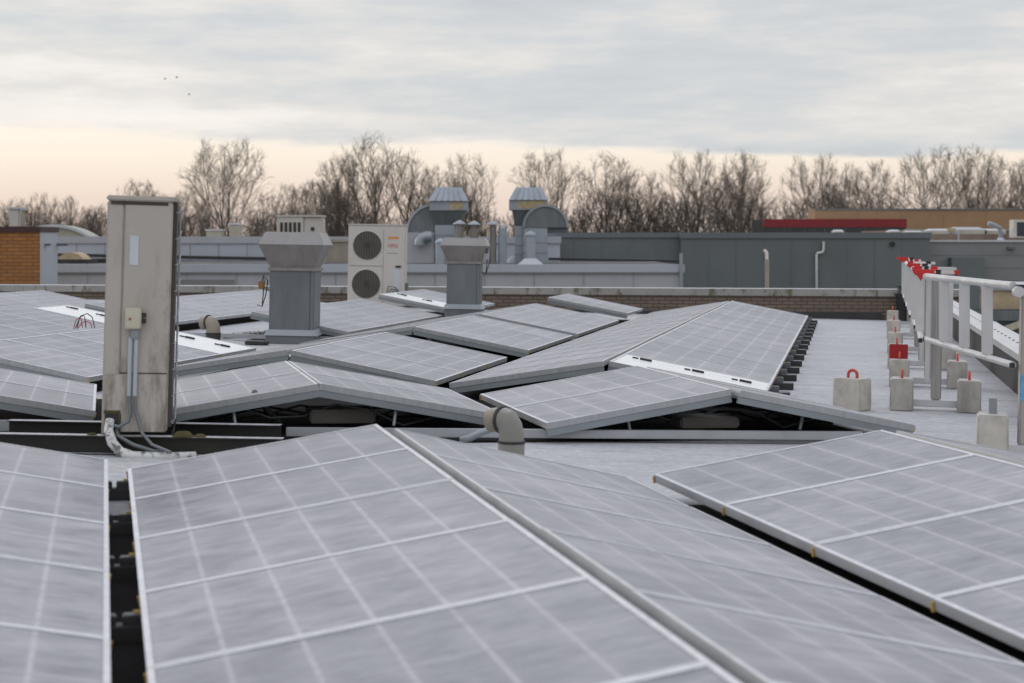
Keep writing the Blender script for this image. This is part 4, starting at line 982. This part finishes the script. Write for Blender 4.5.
# ------------------------------------------------------------------ bare trees
def grow(seed, H, cr, base, nl, n2=8, n3=6, n4=5, stems=1, top=.98, flat=1.0):
    """limbs reach for points of a rounded crown; branches, branchlets and twigs fill it"""
    r = random.Random(seed); trunk, crown = MB(), MB()
    zc = H*(base + (top-base)*.52); rz = H*top - zc; rl = zc - H*base*.7
    def inside(p):
        q = Vector((p.x/cr, p.y/cr, (p.z-zc)/(rz if p.z > zc else rl)))
        return q.length
    def path(p, d, q, n):
        c = p + d*((q-p).length*.55); out_ = []
        for i in range(n+1):
            t = i/n; v = p*(1-t)**2 + c*(2*t*(1-t)) + q*t*t
            if 0 < i < n: v = v + Vector((r.gauss(0,1), r.gauss(0,1), r.gauss(0,.6)))*(q-p).length*.011
            out_.append(v)
        return out_
    def draw(mb, pts, r0, r1, k): 
        n = len(pts)-1; mb.tube(pts, [r0+(r1-r0)*i/n for i in range(n+1)], k, caps=False, smooth=k > 3)
    def sub(pts, t):
        n = len(pts)-1; i = min(n-1, int(t*n)); return pts[i].lerp(pts[i+1], t*n-i), (pts[i+1]-pts[i]).normalized()
    def side(ax, lo, hi, upw):
        az = r.uniform(0, 6.283); per = ax.orthogonal().normalized(); per = per*math.cos(az) + ax.cross(per)*math.sin(az)
        a = math.radians(r.uniform(lo, hi)); d = ax*math.cos(a) + per*math.sin(a); d.z += upw; return d.normalized()
    for s_ in range(stems):
        a = r.uniform(0, 6.28); off = Vector((math.cos(a), math.sin(a), 0))*(0 if stems == 1 else H*.03)
        tr = path(off + Vector((0,0,-.1)), Vector((0,0,1)), off*(1 if stems == 1 else 3.2) + Vector((r.gauss(0,H*.02), r.gauss(0,H*.02), H*.74)), 7)
        rt_ = H*.0125/(stems**.5); draw(trunk, tr, rt_, rt_*.22, 7)
        limbs = []
        for k in range(nl):
            t = base/.74 + (.97-base/.74)*((k+r.random())/nl)
            p, ax = sub(tr, min(.99, t)); az = k*2.4 + r.uniform(-.5,.5)
            pol = math.radians(r.uniform(8, 42) if k > nl*.5 else r.uniform(35, 78))
            q = Vector((off.x*2, off.y*2, zc)) + Vector((cr*math.sin(pol)*math.cos(az), cr*math.sin(pol)*math.sin(az), rz*math.cos(pol)**.8))*r.uniform(.86,1.0)
            if q.z < p.z + H*.08: q.z = p.z + H*.08
            d = (Vector((math.cos(az), math.sin(az), 0))*.55 + Vector((0,0,1))).normalized()
            pts = path(p, d, q, 6); r0 = rt_*(1-.7*t)*.55; draw(trunk, pts, r0, .014, 5); limbs.append((pts, r0, (q-p).length))
        limbs.append((tr[4:], rt_*.4, H*.3))
        for pts, r0, L in limbs:
            for j in range(n2):
                t = .15 + .85*(j+r.random())/n2; p, ax = sub(pts, min(.999,t)); d = side(ax, 22, 50, .22)
                l2 = L*(.46-.24*t)*r.uniform(.7,1.2); q = p + d*l2; q.z += l2*.15
                m_ = inside(q)
                if m_ > 1.04: q = p.lerp(q, max(.25, 1-(m_-1.0)*1.3))
                b2 = path(p, d, q, 3); r2 = max(.014, r0*(1-.8*t)*.5); draw(crown, b2, r2, .008, 3)
                for j3 in range(n3):
                    t3 = .15 + .85*(j3+r.random())/n3; p3, a3 = sub(b2, min(.999,t3)); d3 = side(a3, 24, 55, .14)
                    l3 = max(.5, (q-p).length*(.55-.25*t3))*r.uniform(.7,1.2); q3 = p3 + d3*l3
                    if inside(q3) > 1.07: q3 = p3.lerp(q3, .5)
                    b3 = path(p3, d3, q3, 2); draw(crown, b3, .010, .0065, 3)
                    for j4 in range(n4):
                        p4, a4 = sub(b3, min(.999, .2+.8*(j4+r.random())/n4)); d4 = side(a4, 18, 50, .10); l4 = r.uniform(.3,.75)*H/15
                        q4 = p4 + d4*l4; draw(crown, [p4, p4.lerp(q4,.5)+Vector((r.gauss(0,.02),r.gauss(0,.02),.02)), q4], .0068, .005, 3)
    return trunk, crown
protos = {}
def proto(kind, seed, **kw):
    t_, c_ = grow(seed, **kw)
    zs = max(v[2] for v in c_.v)
    protos.setdefault(kind, []).append((t_.mesh('trunk', M_bark), c_.mesh('crown', M_twig), zs))
for s_ in (1, 2, 3): proto('tall', s_, H=15, cr=3.4, base=.30, nl=10, n2=7, n3=5, n4=5)
for s_ in (14, 15, 16): proto('fan', s_, H=15, cr=4.6, base=.26, nl=8, stems=2, n2=7, n3=5, n4=5)
for s_ in (21, 22, 23): proto('brush', s_, H=9, cr=2.2, base=.10, nl=5, stems=3, n2=6, n3=4, n4=4)
rt = random.Random(77); tcount = {}
def put_tree(px, py_top, D, kind, label, wide=1.0, group='bare winter trees along the horizon'):
    lst = protos[kind]; tm_, cm_, zs = lst[rt.randrange(len(lst))]
    x = (px-512)/FPX*D; top = EYE - (py_top-HOR)/FPX*D; k_ = (top-GZ)/zs
    nm = 'bare_shrub' if kind == 'brush' else 'bare_tree'
    o = bpy.data.objects.new(nm, None); link(o); o.location = (x, D, GZ); o.scale = (k_*wide*.98, k_*wide, k_); o.rotation_euler = (0, 0, rt.uniform(0, 6.28))
    tag(o, label, 'shrub' if kind == 'brush' else 'tree', 'bare thickets in front of the trees' if kind == 'brush' else group)
    a = bpy.data.objects.new('trunk', tm_); b_ = bpy.data.objects.new('crown', cm_)
    for q in (a, b_): link(q); q.parent = o
def pos_phrase(px):
    marks = [(20,'above the orange brick wall'),(60,'left of the pale vaulted roof'),(110,'just left of tall air conditioner'),(160,'above tall air conditioner'),(232,'between air conditioner and larger cowl'),(300,'above the larger vent cowl'),(376,'above the two-fan unit'),(447,'behind the left exhaust unit'),(528,'behind the right exhaust unit'),(615,'above the dark wing'),(720,'left of the red fascia'),(834,'above the red fascia'),(900,'above the tan brick wall'),(965,'above the right guardrail'),(1024,'at far right edge')]
    return min(marks, key=lambda m: abs(m[0]-px))[1]
named = [(232,133,150,'fan','tallest lone forked tree between air conditioner and larger cowl',.95),
 (137,176,165,'fan','round-topped bare tree just above the tall air conditioner',.8),
 (372,130,150,'tall','tallest tree above the two-fan air conditioner',.9),(348,148,152,'fan','wide bare tree left of the two-fan unit\'s tallest tree',.8),(404,146,155,'tall','bare tree right of the tallest one over two-fan unit',1.0),
 (470,150,158,'tall','bare tree behind left exhaust hood',.9),(546,145,158,'fan','round-headed bare tree above the half-round duct',.8),
 (608,149,158,'tall','bare tree over left part of dark wing',.95),
 (694,145,158,'fan','broad bare tree over the dark wing corner',.75),(747,147,158,'fan','bare tree over left end of the red fascia',.75),
 (816,149,158,'fan','round bare tree over middle of red fascia',.8),(866,156,160,'fan','low wide bare tree over the red fascia end',.95),
 (936,141,150,'fan','big dark bare tree, left of the pair over tan brick',.8),(970,140,150,'fan','big dark bare tree, right of the pair over tan brick',.8),(1012,154,158,'fan','bare tree at the far right edge',.85),(1040,158,160,'tall','bare tree cut by right edge',.9),
 (45,190,175,'tall','slim bare tree above the pale vaulted roof',.85),(70,193,178,'tall','second slim bare tree above the pale vaulted roof',.9),(18,194,176,'fan','bare tree above the orange brick wall',.8),(98,203,180,'tall','small thin tree just left of tall air conditioner',.8),
 (290,180,165,'tall','bare tree above the white condenser box',1.0),(312,176,168,'fan','bare tree right of the white condenser box',.8),(262,190,166,'tall','bare tree left of the white condenser box',.9),(185,186,168,'fan','bare tree right of tall air conditioner',.9),(436,162,165,'tall','bare tree left of left exhaust hood',.9),(205,192,170,'tall','lower bare tree beneath the lone forked tree',.9)]
for px, py, D, kd, lab, wd2 in named: put_tree(px, py, D, kd, lab, wd2)
ordw = ['first','second','third','fourth','fifth','sixth','seventh','eighth','ninth','tenth']
cnt = {}
rb = random.Random(3)
cb = {}
for px_, py_ in ((325,178),(455,170),(632,166),(732,170),(845,176),(30,200),(84,202),(160,190)):
    ph = pos_phrase(px_); cb[ph] = cb.get(ph, 0) + 1
    put_tree(px_, py_ + rb.uniform(-3,3), rb.uniform(168,185), rb.choice(['tall','fan']), f'{ordw[cb[ph]-1]} fainter tree of the rear line {ph}, counted from left', 1.0, 'rear line of bare trees')
px = -6
while px < 1040:
    hgt = 203 + rb.uniform(-17, 9) if px > 250 else 204 + rb.uniform(-7, 8)
    if 590 < px < 760: hgt -= 8
    ph = pos_phrase(px); cnt[ph] = cnt.get(ph, 0) + 1
    put_tree(px, hgt, rb.uniform(140, 148), 'brush', f'{ordw[min(9,cnt[ph]-1)]} low dense thicket {ph}, counted from left', 1.0)
    px += rb.uniform(14, 27)

# ------------------------------------------------------------------ birds
def bird(px, py, label):
    p = at(px, py, 120); e = MB()
    e.tube([(-.16,0,0),(-.06,0,.01),(.08,0,.02),(.18,0,.03)], [.01,.05,.055,.015], 8)
    for sgn in (-1,1):
        e.add([(-.05,0,.03),(.09,0,.04),(.05,sgn*.16,.12),(-.05,sgn*.15,.11),(.0,sgn*.34,.07)], [(0,1,2,3),(3,2,4)])
    ob = e.build('bird', M_bark); ob.matrix_world = Matrix.Translation(p) @ Matrix.Rotation(.5,4,'Z') @ Matrix.Scale(.55,4); tag(ob, label, 'bird', 'birds flying high at left')
bird(165,79,'tiny dark bird, leftmost of three in the sky'); bird(176.5,77.5,'tiny dark bird, highest of three in the sky'); bird(189,94.5,'tiny dark bird, lowest of three in the sky')
